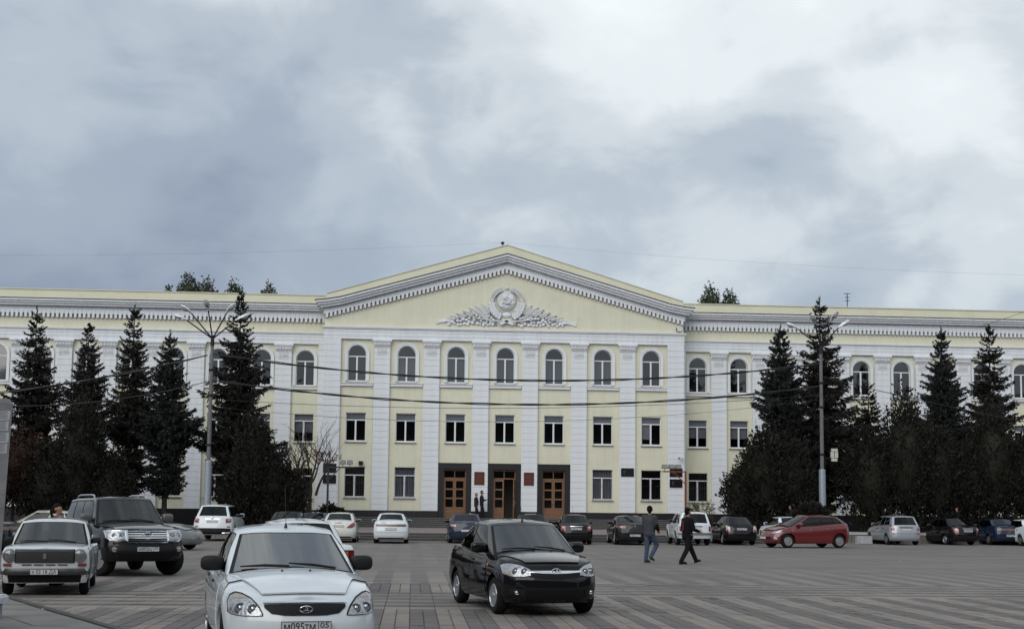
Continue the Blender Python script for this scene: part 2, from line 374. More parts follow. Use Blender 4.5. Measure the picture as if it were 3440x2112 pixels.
r2 = random.Random(5); pm = MB()
for c in cells:
    if c in vset: continue
    pm.add(*paver_vs(*c, r2))
tag(pm.build('paving', M_PAVER, plaza), kind='stuff')
for c in vis: MB().add(*paver_vs(*c, r2)).build('paver', M_PAVER, plaza)
# pavement corner with slabs, kerb line
M_SLAB = mat('grey_slab', (.205, .195, .182), .85, var=.28, vscale=1.4, bump=.3, bscale=12, island=.13)
kx = lambda y: -7.23+(24.38-y)*.537
walk = MB().add([(kx(16.4)-.0, 16.4, .022), (kx(25.6), 25.6, .022), (-40, 25.6, .022), (-40, 16.4, .022)], [(0, 1, 2, 3)]).build('pavement', M_GAP)
tag(walk, 'corner of grey slab pavement at the lower left', kind='structure')
ry = random.Random(3)
ang = math.atan2(-.537, 1)
for i in range(-2, 8):
    for j in range(0, 7):
        w = .86
        # slab grid follows the kerb direction
        u0, v0 = 16.6+i*w*1.15, .12+j*w
        pts = []
        for du, dv in ((.012, .012), (w*1.15-.012, .012), (w*1.15-.012, w-.012), (.012, w-.012)):
            yy = u0+du; xx = kx(yy)-.0-(v0+dv)*1.05; pts.append((xx, yy))
        h = .034+ry.uniform(-.006, .008)
        vs = [(x, y, .02) for x, y in pts]+[(x, y, h+ry.uniform(-.004, .004)) for x, y in pts]
        if max(p[1] for p in pts) > 25.6: continue
        MB().add(vs, [(7, 6, 5, 4), (0, 4, 5, 1), (1, 5, 6, 2), (2, 6, 7, 3), (3, 7, 4, 0)]).build('slab', M_SLAB, walk)
for i in range(9):
    y0 = 16.4+i*1.0; y1 = y0+.985
    vs = []
    for z in (-.01, .05): vs += [(kx(y0)-.10, y0, z), (kx(y0)+.03, y0, z), (kx(y1)+.03, y1, z), (kx(y1)-.10, y1, z)]
    MB().add(vs, [(4, 5, 6, 7), (0, 1, 5, 4), (1, 2, 6, 5), (2, 3, 7, 6), (3, 0, 4, 7)]).build('kerb_stone', mat('dark_kerb', (.085, .078, .072), .9, var=.4, vscale=5), walk)

# ------------------------------------------------------------------ terrace, steps, beds
CX = 6.24; D = 88.5
stair = empty('entrance_steps', (CX, 67.6, 0)); tag(stair, 'two flights of dark granite steps before the entrance', kind='structure')
def flight(y, z0, n, rise, tread, x0, x1):
    for i in range(n):
        st = MB().box(x0, x1, y+i*tread, y+i*tread+tread+.02, z0+i*rise-.001 if i else z0-.05, z0+(i+1)*rise-.03).build('step', M_STEP, stair)
        MB().box(x0, x1, y+i*tread-.015, y+i*tread+tread+.02, z0+(i+1)*rise-.03, z0+(i+1)*rise).build('tread', M_STEPL, st)
flight(0, 0, 3, .13, .34, -14.2, 13.6)
MB().box(-14.2, 13.6, 1.04, 18.1, -.05, .389).build('terrace', M_TERR, stair)
flight(18.1, .389, 5, .1254, .33, -13.6, 13.4)
MB().box(-13.6, 13.4, 19.77, 20.75, .3, 1.016).build('landing', M_STEP, stair)
def bed(x0, x1, label):
    b = empty('flower_bed', ((x0+x1)/2, 71, 0)); tag(b, label, kind='structure')
    h = (x1-x0)/2
    MB().box(-h, h, .1, 17.6, -.05, .40).build('soil', M_SOIL, b)
    n = int((x1-x0)/1.9); w = (x1-x0)/n
    for i in range(n):
        xx = -h+i*w
        MB().box(xx+.01, xx+w-.01, -.12, .10, -.02, .46).build('wall_stone', mat('bed_wall_stone', (.20, .18, .165), .9, var=.45, vscale=2.2), b)
        MB().box(xx+.006, xx+w-.006, -.16, .14, .46, .60).build('coping', mat('pale_coping', (.46, .46, .46), .85, var=.25, vscale=2), b)
    return b
bed(-40, -8.4, 'raised planting bed with pale coping left of the steps')
bed(20.3, 56, 'raised planting bed with pale coping right of the steps')

# ------------------------------------------------------------------ the building
B = empty('government_building', (CX, D, 0), 0, 'yellow and white three storey public building with pediment and pilasters', 'building')
PIT, WP = 3.37, 2.96
def wall(mb, xa, xb, z0, z1, y, ops, rev=.2):
    # ops: (cx, w, za, zb, arched) sorted by height, all in one column
    if not ops: mb.add([(xa, y, z0), (xb, y, z0), (xb, y, z1), (xa, y, z1)], [(0, 1, 2, 3)]); return
    cx, w = ops[0][0], max(o[1] for o in ops)
    l, r = cx-w/2, cx+w/2
    q = lambda a, b_, c, d: mb.add([(a, y, c), (b_, y, c), (b_, y, d), (a, y, d)], [(0, 1, 2, 3)])
    q(xa, l, z0, z1); q(r, xb, z0, z1)
    z = z0
    for c, ww, za, zb, ar in ops:
        if za > z: q(l, r, z, za)
        ol, orr = c-ww/2, c+ww/2
        if ol > l+1e-4: q(l, ol, za, zb); q(orr, r, za, zb)
        path = [(ol, za)]
        if ar:
            rad = ww/2; sp = zb-rad
            n = 14; arc = [(c-rad*math.cos(math.pi*k/n), sp+rad*math.sin(math.pi*k/n)) for k in range(n+1)]
            for k in range(n):
                mb.add([(arc[k][0], y, arc[k][1]), (arc[k+1][0], y, arc[k+1][1]), (arc[k+1][0], y, zb), (arc[k][0], y, zb)], [(0, 1, 2, 3)])
            path += arc
        else: path += [(ol, zb), (orr, zb)]
        path += [(orr, za), (ol, za)]
        for (xA, zA), (xB, zB) in zip(path, path[1:]):
            if abs(xA-xB)+abs(zA-zB) < 1e-5: continue
            mb.add([(xA, y, zA), (xB, y, zB), (xB, y+rev, zB), (xA, y+rev, zA)], [(0, 1, 2, 3)])
        z = zb
    if z < z1: q(l, r, z, z1)
def strip(mb, xs, lo, hi, y0, y1):
    n = len(xs); vs = []
    for x in xs: vs += [(x, y0, lo(x)), (x, y0, hi(x)), (x, y1, hi(x)), (x, y1, lo(x))]
    fs = [(0, 1, 2, 3), tuple(4*(n-1)+k for k in (3, 2, 1, 0))]
    for i in range(n-1):
        a, b_ = 4*i, 4*i+4
        for k in range(4): fs.append((a+k, b_+k, b_+(k+1) % 4, a+(k+1) % 4))
    mb.add(vs, fs)
# --- windows: three prototypes, copied
def arch_pts(r, n=16, cz=0.0): return [(-r*math.cos(math.pi*k/n), cz+r*math.sin(math.pi*k/n)) for k in range(n+1)]
def make_window(kind, w, h, tr):
    """window frame at local origin = bottom centre, y 0 = frame front; children panes, sill, surround"""
    f = MB(); e = .055; r = w/2
    if kind == 'arch':
        sp = h-r; o = [(-r, 0)]+arch_pts(r, 16, sp)+[(r, 0)]; i = [(-r+e, e)]+arch_pts(r-e, 16, sp)+[(r-e, e)]
    else: o = [(-r, 0), (-r, h), (r, h), (r, 0)]; i = [(-r+e, e), (-r+e, h-e), (r-e, h-e), (r-e, e)]
    n = len(o)
    for k in range(n):
        j = (k+1) % n
        f.add([(o[k][0], 0, o[k][1]), (o[j][0], 0, o[j][1]), (i[j][0], 0, i[j][1]), (i[k][0], 0, i[k][1]),
               (i[k][0], .07, i[k][1]), (i[j][0], .07, i[j][1])], [(0, 1, 2, 3), (3, 2, 5, 4)])
    f.box(-r+e, r-e, -.008, .07, tr-.035, tr+.035)
    mx = -.02
    f.box(mx-.055, mx+.055, -.012, .07, e, tr-.035)
    f.box(-r+e, mx-.055, -.004, .06, e, e+.05); f.box(mx+.055, r-e, -.004, .06, e, e+.05)
    win = f.build('window', M_FRAME)
    pm_ = M_PANE_SKY if kind == 'arch' else M_PANE
    def pane(poly):
        MB().add([(x, .04, z) for x, z in poly], [tuple(range(len(poly)))]).build('pane', pm_, win)
    if kind == 'arch': pane([(-r+e, tr+.035)]+arch_pts(r-e, 16, h-r)+[(r-e, tr+.035)])
    else: pane([(-r+e, tr+.035), (-r+e, h-e), (r-e, h-e), (r-e, tr+.035)])
    pane([(-r+e, e+.05), (-r+e, tr-.035), (mx-.055, tr-.035), (mx-.055, e+.05)])
    pane([(mx+.055, e+.05), (mx+.055, tr-.035), (r-e, tr-.035), (r-e, e+.05)])
    MB().box(-r-.06, r+.06, -.26, .02, -.05, -.004).build('sill', M_SILL, win)
    if kind == 'arch':
        s = MB(); R0, R1 = r+.012, r+.20; sp = h-r
        A = [(-R0, 0.05)]+arch_pts(R0, 18, sp)+[(R0, .05)]; C = [(-R1, .05)]+arch_pts(R1, 18, sp)+[(R1, .05)]; Mi = [(-R1+.07, .05)]+arch_pts(R1-.07, 18, sp)+[(R1-.07, .05)]
        y0, y1, y2 = -.185, -.225, -.255
        for k in range(len(A)-1):
            s.add([(C[k][0], -.17, C[k][1]), (C[k+1][0], -.17, C[k+1][1]), (C[k+1][0], y1, C[k+1][1]), (C[k][0], y1, C[k][1]),
                   (Mi[k+1][0], y1, Mi[k+1][1]), (Mi[k][0], y1, Mi[k][1]), (Mi[k+1][0], y0-.015, Mi[k+1][1]), (Mi[k][0], y0-.015, Mi[k][1]),
                   (A[k+1][0], y0-.015, A[k+1][1]), (A[k][0], y0-.015, A[k][1]), (A[k+1][0], -.1, A[k+1][1]), (A[k][0], -.1, A[k][1])],
                  [(0, 1, 2, 3), (3, 2, 4, 5), (5, 4, 6, 7), (7, 6, 8, 9), (9, 8, 10, 11)])
        s.build('surround', M_WHITE, win)
    return win
P_A = make_window('arch', 1.26, 2.50, 1.74); P_M = make_window('rect', 1.36, 1.97, 1.48); P_G = make_window('rect', 1.40, 2.08, 1.52)
protos = {'a': P_A, 'm': P_M, 'g': P_G}
blind_v = MB()
for k in range(14): blind_v.box(-.58+k*.083, -.525+k*.083, .14, .15, .1, 1.7)
blind_v = blind_v.mesh('blind', M_BLIND)
blind_w = MB().box(-.62, .62, .06, .075, 1.52, 1.90).mesh('blind', M_BLINDW)
blind_h = MB().box(-.62, -.07, .10, .115, .45, 1.44).mesh('blind', M_BLINDW)
blind_g = MB().box(-.6, .6, .12, .135, .7, 1.42).mesh('blind', M_BLIND)
curt = MB()
for k in range(12): curt.box(-.64+k*.107, -.565+k*.107, .12, .135+.02*(k % 2), .08, 1.98)
curt = curt.mesh('curtain', mat('pale_curtain', (.34, .34, .36), .9))
grille_m = MB()
for k in range(9): grille_m.tube([(-.64+k*.16, -.03, .02), (-.64+k*.16, -.03, 2.05)], .008, 5)
for z in (.04, 1.0, 2.04): grille_m.tube([(-.68, -.03, z), (.68, -.03, z)], .008, 5)
grille_m = grille_m.mesh('window_bars', mat('grey_bar', (.14, .14, .14), .5))
first = {}
def put_window(k, x, y, z, extra=()):
    if k not in first: w = protos[k]; first[k] = 1
    else: w = copy_tree(protos[k])
    w.parent = B; w.location = (x, y, z)
    return w
later = []
yw = MB()       # yellow wall
RB = .20
# central bays
for k in range(-3, 4):
    x = PIT*k; xa, xb = (x-1.13, x+1.13)
    if abs(k) == 3: xa, xb = (x-1.13, x+1.10) if k < 0 else (x-1.10, x+1.13)
    ops = [(x, 1.40, 2.31, 4.39, 0), (x, 1.36, 6.07, 8.04, 0), (x, 1.26, 10.14, 12.64, 1)]
    z0 = 1.47
    if abs(k) <= 1: ops = ops[1:]; z0 = 4.72
    wall(yw, xa-.02, xb+.02, z0, 13.06, .18, ops, RB)
    later.append(('a', x, .18+RB-.06, 10.14, k)); later.append(('m', x, .18+RB-.06, 6.07, k))
    if abs(k) > 1: later.append(('g', x, .18+RB-.06, 2.31, k))
# wings
NL, NR = 11, 13
def wing_bays(sgn, n):
    for k in range(n):
        x = sgn*(13.74+WP*k)
        yield k, x
for sgn, n in ((-1, NL), (1, NR)):
    for k, x in wing_bays(sgn, n):
        ops = [(x, 1.32, 2.28, 4.29, 0), (x, 1.30, 6.05, 8.0, 0), (x, 1.26, 9.98, 12.38, 1)]
        wall(yw, x-.98, x+.98, 1.45, 12.85, 1.88, ops, RB)
        for t, z in (('a', 9.92), ('m', 6.05), ('g', 2.24)): later.append((t, x, 1.88+RB-.06, z, sgn*(10+k)))
yw.build('wall', M_WALL, B)
for t, x, y, z, k in later:
    w = put_window(t, x, y, z)
    if t == 'a' and -2 <= k <= 2: link('blind', blind_v, w)
    if t == 'm' and -3 <= k <= 2: link('blind', blind_w, w)
    if t == 'm' and k == 3: link('blind', blind_h, w)
    if t == 'm' and abs(k) in (10, 11): link('blind', blind_g, w)
    if t == 'g' and k in (-2, 2): link('curtain', curt, w)
    if t == 'g' and abs(k) < 10: link('window_bars', grille_m, w)
# sill bands under the top windows
band = MB().box(-1.10, 1.10, .0, .17, 0, .18).box(-1.13, 1.13, -.06, .17, .18, .215).mesh('sill_band', M_WHITE)
for k in range(-3, 4): link('sill_band', band, B, (PIT*k, .02, 9.85))
bandw = MB().box(-.95, .95, .0, .17, 0, .17).box(-.97, .97, -.06, .17, .17, .205).mesh('sill_band', M_WHITE)
for sgn, n in ((-1, NL), (1, NR)):
    for k, x in wing_bays(sgn, n): link('sill_band', bandw, B, (x, 1.72, 9.70))
# --- pilasters of stone blocks
def block_mesh(w, h):
    b_ = .014; x = w/2; g_ = .005
    lo = [(-x, .05, g_), (x, .05, g_), (x, .05, h-g_), (-x, .05, h-g_)]; m_ = [(-x, .012, g_), (x, .012, g_), (x, .012, h-g_), (-x, .012, h-g_)]
    t = [(-x+.004, 0, g_+b_*.5), (x-.004, 0, g_+b_*.5), (x-.004, 0, h-g_-b_*.5), (-x+.004, 0, h-g_-b_*.5)]
    fs = [(8, 9, 10, 11)]
    for a in (0, 4):
        for i in range(4): fs.append((a+i, a+(i+1) % 4, a+4+(i+1) % 4, a+4+i))
    return MB().add(lo+m_+t, fs)
def panel_relief(w=.66, h=.48):
    r = MB()
    r.box(-w/2, w/2, -.012, .01, 0, .03); r.box(-w/2, w/2, -.012, .01, h-.03, h); r.box(-w/2, -w/2+.03, -.012, .01, .03, h-.03); r.box(w/2-.03, w/2, -.012, .01, .03, h-.03)
    for sx in (-1, 1):
        r.prism([(sx*.02, .06), (sx*.07, .05), (sx*.26, h-.05), (sx*.19, h-.05)][::sx], -.02, .01)
        r.prism([(sx*.28, .05), (sx*.22, .05), (sx*.10, .2), (sx*.14, .24)][::sx], -.02, .01)
        r.prism([(sx*.24, .1), (sx*.29, .2), (sx*.27, .34), (sx*.2, .22)][::sx], -.02, .01)
    r.prism([(-.05, .2), (.05, .2), (.09, .36), (0, h-.06), (-.09, .36)], -.028, .01)
    return r
def capital(z0, z1, w):
    c = MB(); h = z1-z0
    c.box(-w/2-.01, w/2+.01, -.05, .17, 0, .06)
    n = 5
    prof = [(.06, .02), (.16, .03), (.30, .07), (h-.14, .12)]
    for a, b_ in zip(prof, prof[1:]):
        vs = []
        for z, o in (a, b_): vs += [(-w/2-o*.7, -.02-o, z), (w/2+o*.7, -.02-o, z), (w/2+o*.7, .17, z), (-w/2-o*.7, .17, z)]
        c.add(vs, [(0, 1, 5, 4), (1, 2, 6, 5), (3, 0, 4, 7)])
    c.box(-w/2-.11, w/2+.11, -.17, .17, h-.14, h-.02)
    lf = MB()
    for k in range(n):
        x = -w/2+w*(k+.5)/n; s_ = w/n*.46
        lf.prism([(x-s_, .09), (x+s_, .09), (x+s_*.5, h-.22), (x, h-.16), (x-s_*.5, h-.22)], -.135, -.02, .03)
    return c, lf
PW = 1.10
blk = {}
def pilaster(x, y, zb, zcap, ztop, parts, corner=False, w=PW):
    core = MB().box(x-w/2+.012, x+w/2-.012, y+.035, y+.185, zb, ztop-.02).build('pilaster', M_JOINT, B)
    zt_ = ztop if corner else zcap
    n = round((zt_-zb)/.412); h = (zt_-zb)/n
    key = (round(w, 2), round(h, 4))
    if key not in blk: blk[key] = block_mesh(w, h).mesh('stone_block', M_WHITE)
    if parts:
        for i in range(n): link('stone_block', blk[key], core, (x, y, zb+i*h))
    else:
        for i in range(n):
            for v in [0]: stuff_blocks.append((x, y, zb+i*h, w, h))
    if not corner:
        c, lf = CAPS[0 if y < 1 else 1]
        co = link('capital', c, B, (x, y, zcap)); 
        link('capital_leaf', lf, co); link('relief_panel', PANM, core, (x, y, zcap-.55))
CAPS = []
for a in ((12.52, 13.04), (12.30, 12.83)):
    c, lf = capital(*a, PW); CAPS.append((c.mesh('capital', M_WHITE), lf.mesh('capital_leaf', M_RELIEF)))
PANM = panel_relief().mesh('relief_panel', M_RELIEF)
stuff_blocks = []
for k in range(-3, 3): pilaster(PIT*(k+.5), 0, 1.47, 12.52, 13.04, True)
for s in (-1, 1): pilaster(s*11.79, -.02, 1.47, 12.5, 13.04, True, True, 1.18)
pilaster(-12.6, 1.7, 1.45, 12.3, 12.83, False, True, .5); pilaster(12.6, 1.7, 1.45, 12.3, 12.83, False, True, .5)
for sgn, n in ((-1, NL), (1, NR)):
    for k in range(n): pilaster(sgn*(15.22+WP*k), 1.7, 1.45, 12.30, 12.83, k < (1 if sgn < 0 else 2))
sb = MB()
for x, y, z, w, h in stuff_blocks:
    m_ = block_mesh(w, h); sb.add([(a+x, b_+y, c+z) for a, b_, c in m_.v], m_.f)
tag(sb.build('stone_block', M_WHITE, B), kind='stuff')
# --- entablatures
XL, XR = -(13.74+WP*NL-1.4), 13.74+WP*NR-1.4
def entab(x0, x1, y, zs, name='entablature'):
    for i, (a, b_, o) in enumerate(zs):
        MB().box(x0-o, x1+o, y-o, y+.4, a, b_-.012).build(name, M_WHITE, B)
        MB().box(x0-o+.02, x1+o-.02, y-o+.03, y+.4, b_-.012, b_).build('entablature_joint', M_JOINT, B)
entab(-12.38, 12.38, -.02, [(13.04, 13.26, .0), (13.26, 13.53, .012), (13.53, 13.73, .024), (13.73, 13.80, .10), (13.80, 13.88, .14)])
for x0, x1 in ((XL, -12.42), (12.42, XR)):
    for i, (a, b_, o) in enumerate([(12.83, 13.08, 0), (13.08, 13.32, .012), (13.32, 13.50, .024), (13.50, 13.56, .08), (13.56, 13.63, .12)]):
        MB().box(x0, x1, 1.68-o, 2.1, a, b_-.012).build('entablature', M_WHITE, B)
        MB().box(x0, x1, 1.71-o, 2.1, b_-.012, b_).build('entablature_joint', M_JOINT, B)
# --- pediment
PX = [-12.95, -12.3, -11.3, -5, 0, 5, 11.3, 12.3, 12.95]
def ctop(x): return float(np.interp(abs(x), [0, 11.3, 12.3, 12.95], [19.03, 15.80, 15.62, 15.56]))
def dz(x): return 17.8-.2726*abs(x)
ped = MB(); xs = [-12.33, -6, 0, 6, 12.33]
strip(ped, xs, lambda x: 13.86, lambda x: dz(x)+.3, .10, .4); ped.build('pediment_wall', M_WALL, B)
cov = MB(); strip(cov, [-12.45, -11.3, -5, 0, 5, 11.3, 12.45], lambda x: dz(x)+.30, lambda x: max(ctop(x)-.46, dz(x)+.5), -.06, .4); cov.build('frieze_cove', M_WHITE, B)
for i, (a, b_, o) in enumerate(((-.48, -.34, .46), (-.33, -.18, .60), (-.17, -.03, .74))):
    c_ = MB(); e = (o-.74)
    xs = [-12.95-e, -12.3, -11.3, -5, 0, 5, 11.3, 12.3, 12.95+e]
    strip(c_, xs, lambda x: ctop(x)+a, lambda x: ctop(x)+b_, -o, 1.2); c_.build('cornice', M_WHITE, B)
    if i < 2:
        c_ = MB(); strip(c_, [-12.8-e, -12.3, -11.3, 0, 11.3, 12.3, 12.8+e], lambda x: ctop(x)+b_, lambda x: ctop(x)+b_+.012, -o+.05, 1.2); c_.build('cornice_joint', M_JOINT, B)
c_ = MB(); strip(c_, [-13.0, -12.3, -11.3, 0, 11.3, 12.3, 13.0], lambda x: ctop(x)-.03, lambda x: ctop(x)+.03, -.78, 1.2); c_.build('cornice_flashing', M_FLASH, B)
c_ = MB(); strip(c_, [-12.26, -11.3, 0, 11.3, 12.26], lambda x: ctop(x)+.02, lambda x: 19.70-.2977*abs(x)+.0, -.30, 15); c_.build('roof', M_ROOF, B)
for s in (-1, 1):
    n = 9
    for i in range(n):
        xa, xb = s*12.26*i/n, s*12.26*(i+1)/n-s*.02
        xa, xb = min(xa, xb), max(xa, xb)
        c_ = MB(); strip(c_, [xa, xb], lambda x: 19.70-.2977*abs(x)+.001, lambda x: 19.70-.2977*abs(x)+.035, -.36, .3); c_.build('parapet_cap', M_ROOF, B)
# dentils
def dentil(p, slope):
    t, h1, h2 = p*.27, .30, .50; q = p/2
    sh = lambda x, z: (x, z+(slope*x if z > .24 else 0))
    poly = [(-t, 0), (t, 0), (t, .20), (t+.02, .25), (q, .285), (q, h2), (-q, h2), (-q, .285), (-t-.02, .25), (-t, .20)]
    vs = [sh(*p_) for p_ in poly]
    m_ = MB(); n = len(vs)
    m_.add([(x, -.13, z) for x, z in vs]+[(x, .12, z) for x, z in vs],
           [(0, 1, 2, 9), (2, 3, 8, 9), (3, 4, 5, 6, 7, 8)]+[(i, i+n, (i+1) % n+n, (i+1) % n) for i in range(n)])
    return m_
pc = .284
dl, dr, dw = (dentil(pc, s).mesh('dentil', M_WHITE) for s in (.2726, -.2726, 0))
frz = MB(); strip(frz, [-12.4, 0, 12.4], lambda x: dz(x)-.002, lambda x: dz(x)+.3, .07, .12); frz.build('dentil_ground', M_RECESS, B)
for k in range(-43, 44):
    x = k*pc; link('dentil', dl if k < 0 else dr, B, (x, 0, dz(x)))
nd = 87
for sgn, xe in ((-1, XL), (1, XR)):
    x = sgn*12.55
    while abs(x) < (35.2 if sgn < 0 else 39.0):
        link('dentil', dw, B, (x, 1.72, 14.33)); x += sgn*.3
rest = MB(); 
for sgn, a, xe in ((-1, 35.35, XL), (1, 39.2, XR)):
    x = sgn*a
    while abs(x) < abs(xe): rest.box(x-.08, x+.08, 1.59, 1.84, 14.33, 14.62); x += sgn*.3
tag(rest.build('dentil', M_WHITE, B), kind='stuff')
for x0, x1, e0, e1 in ((XL, -12.40, 0, 0), (12.40, XR, 0, 0)):
    MB().box(x0, x1, 1.80, 2.1, 13.63, 14.5).build('frieze', M_WALL, B)
    MB().box(x0, x1, 1.78, 1.83, 14.32, 14.64).build('dentil_ground', M_RECESS, B)
    MB().box(x0, x1, 1.64, 2.2, 14.60, 15.10).build('frieze_cove', M_WHITE, B)
    for a, b_, o in ((15.10, 15.23, .40), (15.24, 15.37, .52), (15.38, 15.51, .64)):
        MB().box(x0, x1, 1.7-o, 2.6, a, b_).build('cornice', M_WHITE, B)
    for z, o in ((15.23, .40), (15.37, .52)): MB().box(x0, x1, 1.75-o, 2.6, z, z+.01).build('cornice_joint', M_JOINT, B)
    MB().box(x0, x1, 1.7-.68, 2.6, 15.51, 15.56).build('cornice_flashing', M_FLASH, B)
    MB().box(x0, x1, 1.25, 1.5, 15.56, 16.14).build('parapet', M_ROOF, B)
    n = 11
    for i in range(n):
        w = (x1-x0)/n; MB().box(x0+i*w+.01, x0+(i+1)*w-.01, 1.19, 1.56, 16.14, 16.20).build('parapet_cap', M_ROOF, B)
# shells behind the facade
sh = MB()
for x0, x1, y0, y1, zt_ in ((-12.3, 12.3, .45, 15, 16.0), (XL, -12.5, 2.2, 14, 15.5), (12.5, XR, 2.2, 14, 15.5)):
    for vs in ([(x0, y1, 0), (x1, y1, 0), (x1, y1, zt_), (x0, y1, zt_)], [(x0, y0, 0), (x0, y1, 0), (x0, y1, zt_), (x0, y0, zt_)],
               [(x1, y0, 0), (x1, y1, 0), (x1, y1, zt_), (x1, y0, zt_)], [(x0, y0, zt_), (x1, y0, zt_), (x1, y1, zt_), (x0, y1, zt_)]):
        sh.add(vs, [(0, 1, 2, 3)])
    for z in (5.2, 9.2): sh.add([(x0, y0+.0, z), (x1, y0+.0, z), (x1, y1, z), (x0, y1, z)], [(0, 1, 2, 3)])
    sh.add([(x0, y0+3.5, 0), (x1, y0+3.5, 0), (x1, y0+3.5, zt_), (x0, y0+3.5, zt_)], [(0, 1, 2, 3)])
sh.build('rear_wall', mat('interior_wall', (.16, .15, .13), .9), B)
for s in (-1, 1): MB().box(min(s*12.37, s*12.0), max(s*12.37, s*12.0), .19, 2.3, 1.0, 14.9).build('side_wall', M_WALL, B)
# plinth
def pl(x0, x1, y0, y1, z0, z1):
    n = max(1, round((x1-x0)/1.5)); w = (x1-x0)/n
    for i in range(n): MB().box(x0+i*w+.003, x0+(i+1)*w-.003, y0, y1, z0, z1).build('plinth_slab', M_PLINTH, B)
pl(-12.42, -4.495, -.07, .3, .3, 1.47); pl(4.495, 12.42, -.07, .3, .3, 1.47)
for x in (-PIT/2, PIT/2): pl(x-.58, x+.58, -.07, .3, .3, 1.47)
pl(XL, -12.43, 1.62, 2.1, .0, 1.45); pl(12.43, XR, 1.62, 2.1, 0, 1.45)
# --- portals and doors
def leaf(mirror):
    w, h = .70, 2.62; d = MB()
    st = .10
    zs = [0, .62, .70, 1.24, 1.34, 1.86, 1.96, 2.48, h]     # rails
    d.box(0, st, 0, .05, 0, h); d.box(w-st, w, 0, .05, 0, h)
    for a, b_ in ((0, .12), (.58, .72), (1.26, 1.36), (1.88, 1.98), (2.48, h)): d.box(st, w-st, 0, .05, a, b_)
    d.box(st, w-st, .015, .04, .12, .58); d.box(st+.06, w-st-.06, .004, .03, .18, .52)
    o = d.build('door', M_WOOD, B)
    for a, b_ in ((.72, 1.26), (1.36, 1.88), (1.98, 2.48)):
        MB().add([(st, .025, a), (w-st, .025, a), (w-st, .025, b_), (st, .025, b_)], [(0, 1, 2, 3)]).build('door_pane', M_PANE, o)
    hx = w-.06
    MB().tube([(hx, 0, .90), (hx-.0, -.07, .95), (hx, -.08, 1.05), (hx, -.07, 1.15), (hx, 0, 1.20)], .014, 6).build('handle', M_BRASS, o)
    return o
for k in (-1, 0, 1):
    x = PIT*k
    p = MB(); p.box(x-1.12, x-.77, .06, .5, 1.016, 4.72); p.box(x+.77, x+1.12, .06, .5, 1.016, 4.72); p.box(x-.77, x+.77, .06, .5, 4.30, 4.72)
    p.build('portal', M_PLINTH, B)
    f = MB(); f.box(x-.77, x-.71, .30, .42, 1.016, 4.30); f.box(x+.71, x+.77, .30, .42, 1.016, 4.30); f.box(x-.71, x+.71, .30, .42, 4.20, 4.30); f.box(x-.71, x+.71, .30, .42, 3.66, 3.74); f.box(x-.025, x+.025, .30, .40, 3.74, 4.20)
    f.build('door_frame', M_WOOD, B)
    for a in (-.71, .025): MB().add([(x+a, .36, 3.74), (x+a+.685, .36, 3.74), (x+a+.685, .36, 4.2), (x+a, .36, 4.2)], [(0, 1, 2, 3)]).build('transom_pane', M_PANE, B)
    l = leaf(0); l.location = (x-.705, .32, 1.03)
    r = leaf(1); r.location = (x+.705, .32, 1.03); r.scale = (-1, 1, 1)
    if k == 0: r.rotation_euler = (0, 0, R_(83))
# things fixed to the facade
def plaque(x, z0, z1, w, red, label, y=-.02):
    o = empty('wall_plaque', (CX+x, D+y, z0), 0, label, 'plaque', 'plaques on the building front')
    h = z1-z0
    MB().box(-w/2, w/2, -.03, .018, 0, h).build('board', mat('dark_red_board', (.085, .008, .010), .4) if red else mat('black_board', (.010, .010, .012), .25, coat=.5), o)
    e = MB(); g_ = .02
    e.box(-w/2, w/2, -.036, -.031, h-g_, h); e.box(-w/2, w/2, -.036, -.031, 0, g_); e.box(-w/2, -w/2+g_, -.036, -.031, g_, h-g_); e.box(w/2-g_, w/2, -.036, -.031, g_, h-g_)
    e.build('rim', mat('tarnished_gilt', (.20, .12, .05), .4, metal=.5) if red else M_PLAST, o)
    if red:
        r = random.Random(int(z0*100+x*7)); l_ = MB()
        for i, zz in enumerate([.80, .70, .62, .54, .44, .36, .27, .18]):
            ww = w*r.uniform(.3, .42); xx = -ww
            while xx < ww:
                d = r.uniform(.02, .05); l_.box(xx, xx+d, -.034, -.031, h*zz, h*zz+.022); xx += d+.012
        l_.build('worn_lettering', mat('tarnished_gilt', (.20, .12, .05), .4), o)
    else:
        MB().ball((-w*.22, -.026, h*.5), (w*.10, .012, h*.3), 10, 6).build('portrait_relief', mat('black_relief', (.03, .03, .032), .35), o)
plaque(-PIT/2-.02, 3.26, 4.14, .69, True, 'dark red plaque on the pilaster left of the open door', -.01)
plaque(PIT/2-.02, 3.26, 4.14, .69, True, 'dark red plaque on the pilaster right of the open door', -.01)
plaque(2.5*PIT, 3.95, 4.52, .89, False, 'lone black plaque on the white pilaster between two ground windows', -.01)
plaque(11.78, 3.97, 4.57, .88, False, 'upper black plaque on the right corner pilaster', -.035)
plaque(11.78, 3.24, 3.81, .88, False, 'lower black plaque on the right corner pilaster', -.035)
plaque(-11.78, 3.97, 4.57, .88, False, 'upper black plaque on the left corner pilaster behind the bare tree', -.035)
plaque(-11.78, 3.24, 3.81, .88, False, 'lower black plaque on the left corner pilaster behind the bare tree', -.035)
def seccam(x, z, label):
    o = empty('security_camera', (x, D-.04, z), 0, label, 'camera')
    MB().tube([(0, .02, 0), (0, -.15, 0), (-.03, -.25, .05)], .025, 6).build('bracket', M_LHEAD, o)
    MB().box(-.22, .02, -.36, -.2, .02, .14).build('housing', M_LHEAD, o); MB().tube([(-.22, -.28, .08), (-.30, -.30, .08)], .06, 8).build('lens_hood', M_PLAST, o)
seccam(CX+12.2, 5.15, 'small security camera high on the right corner pilaster')
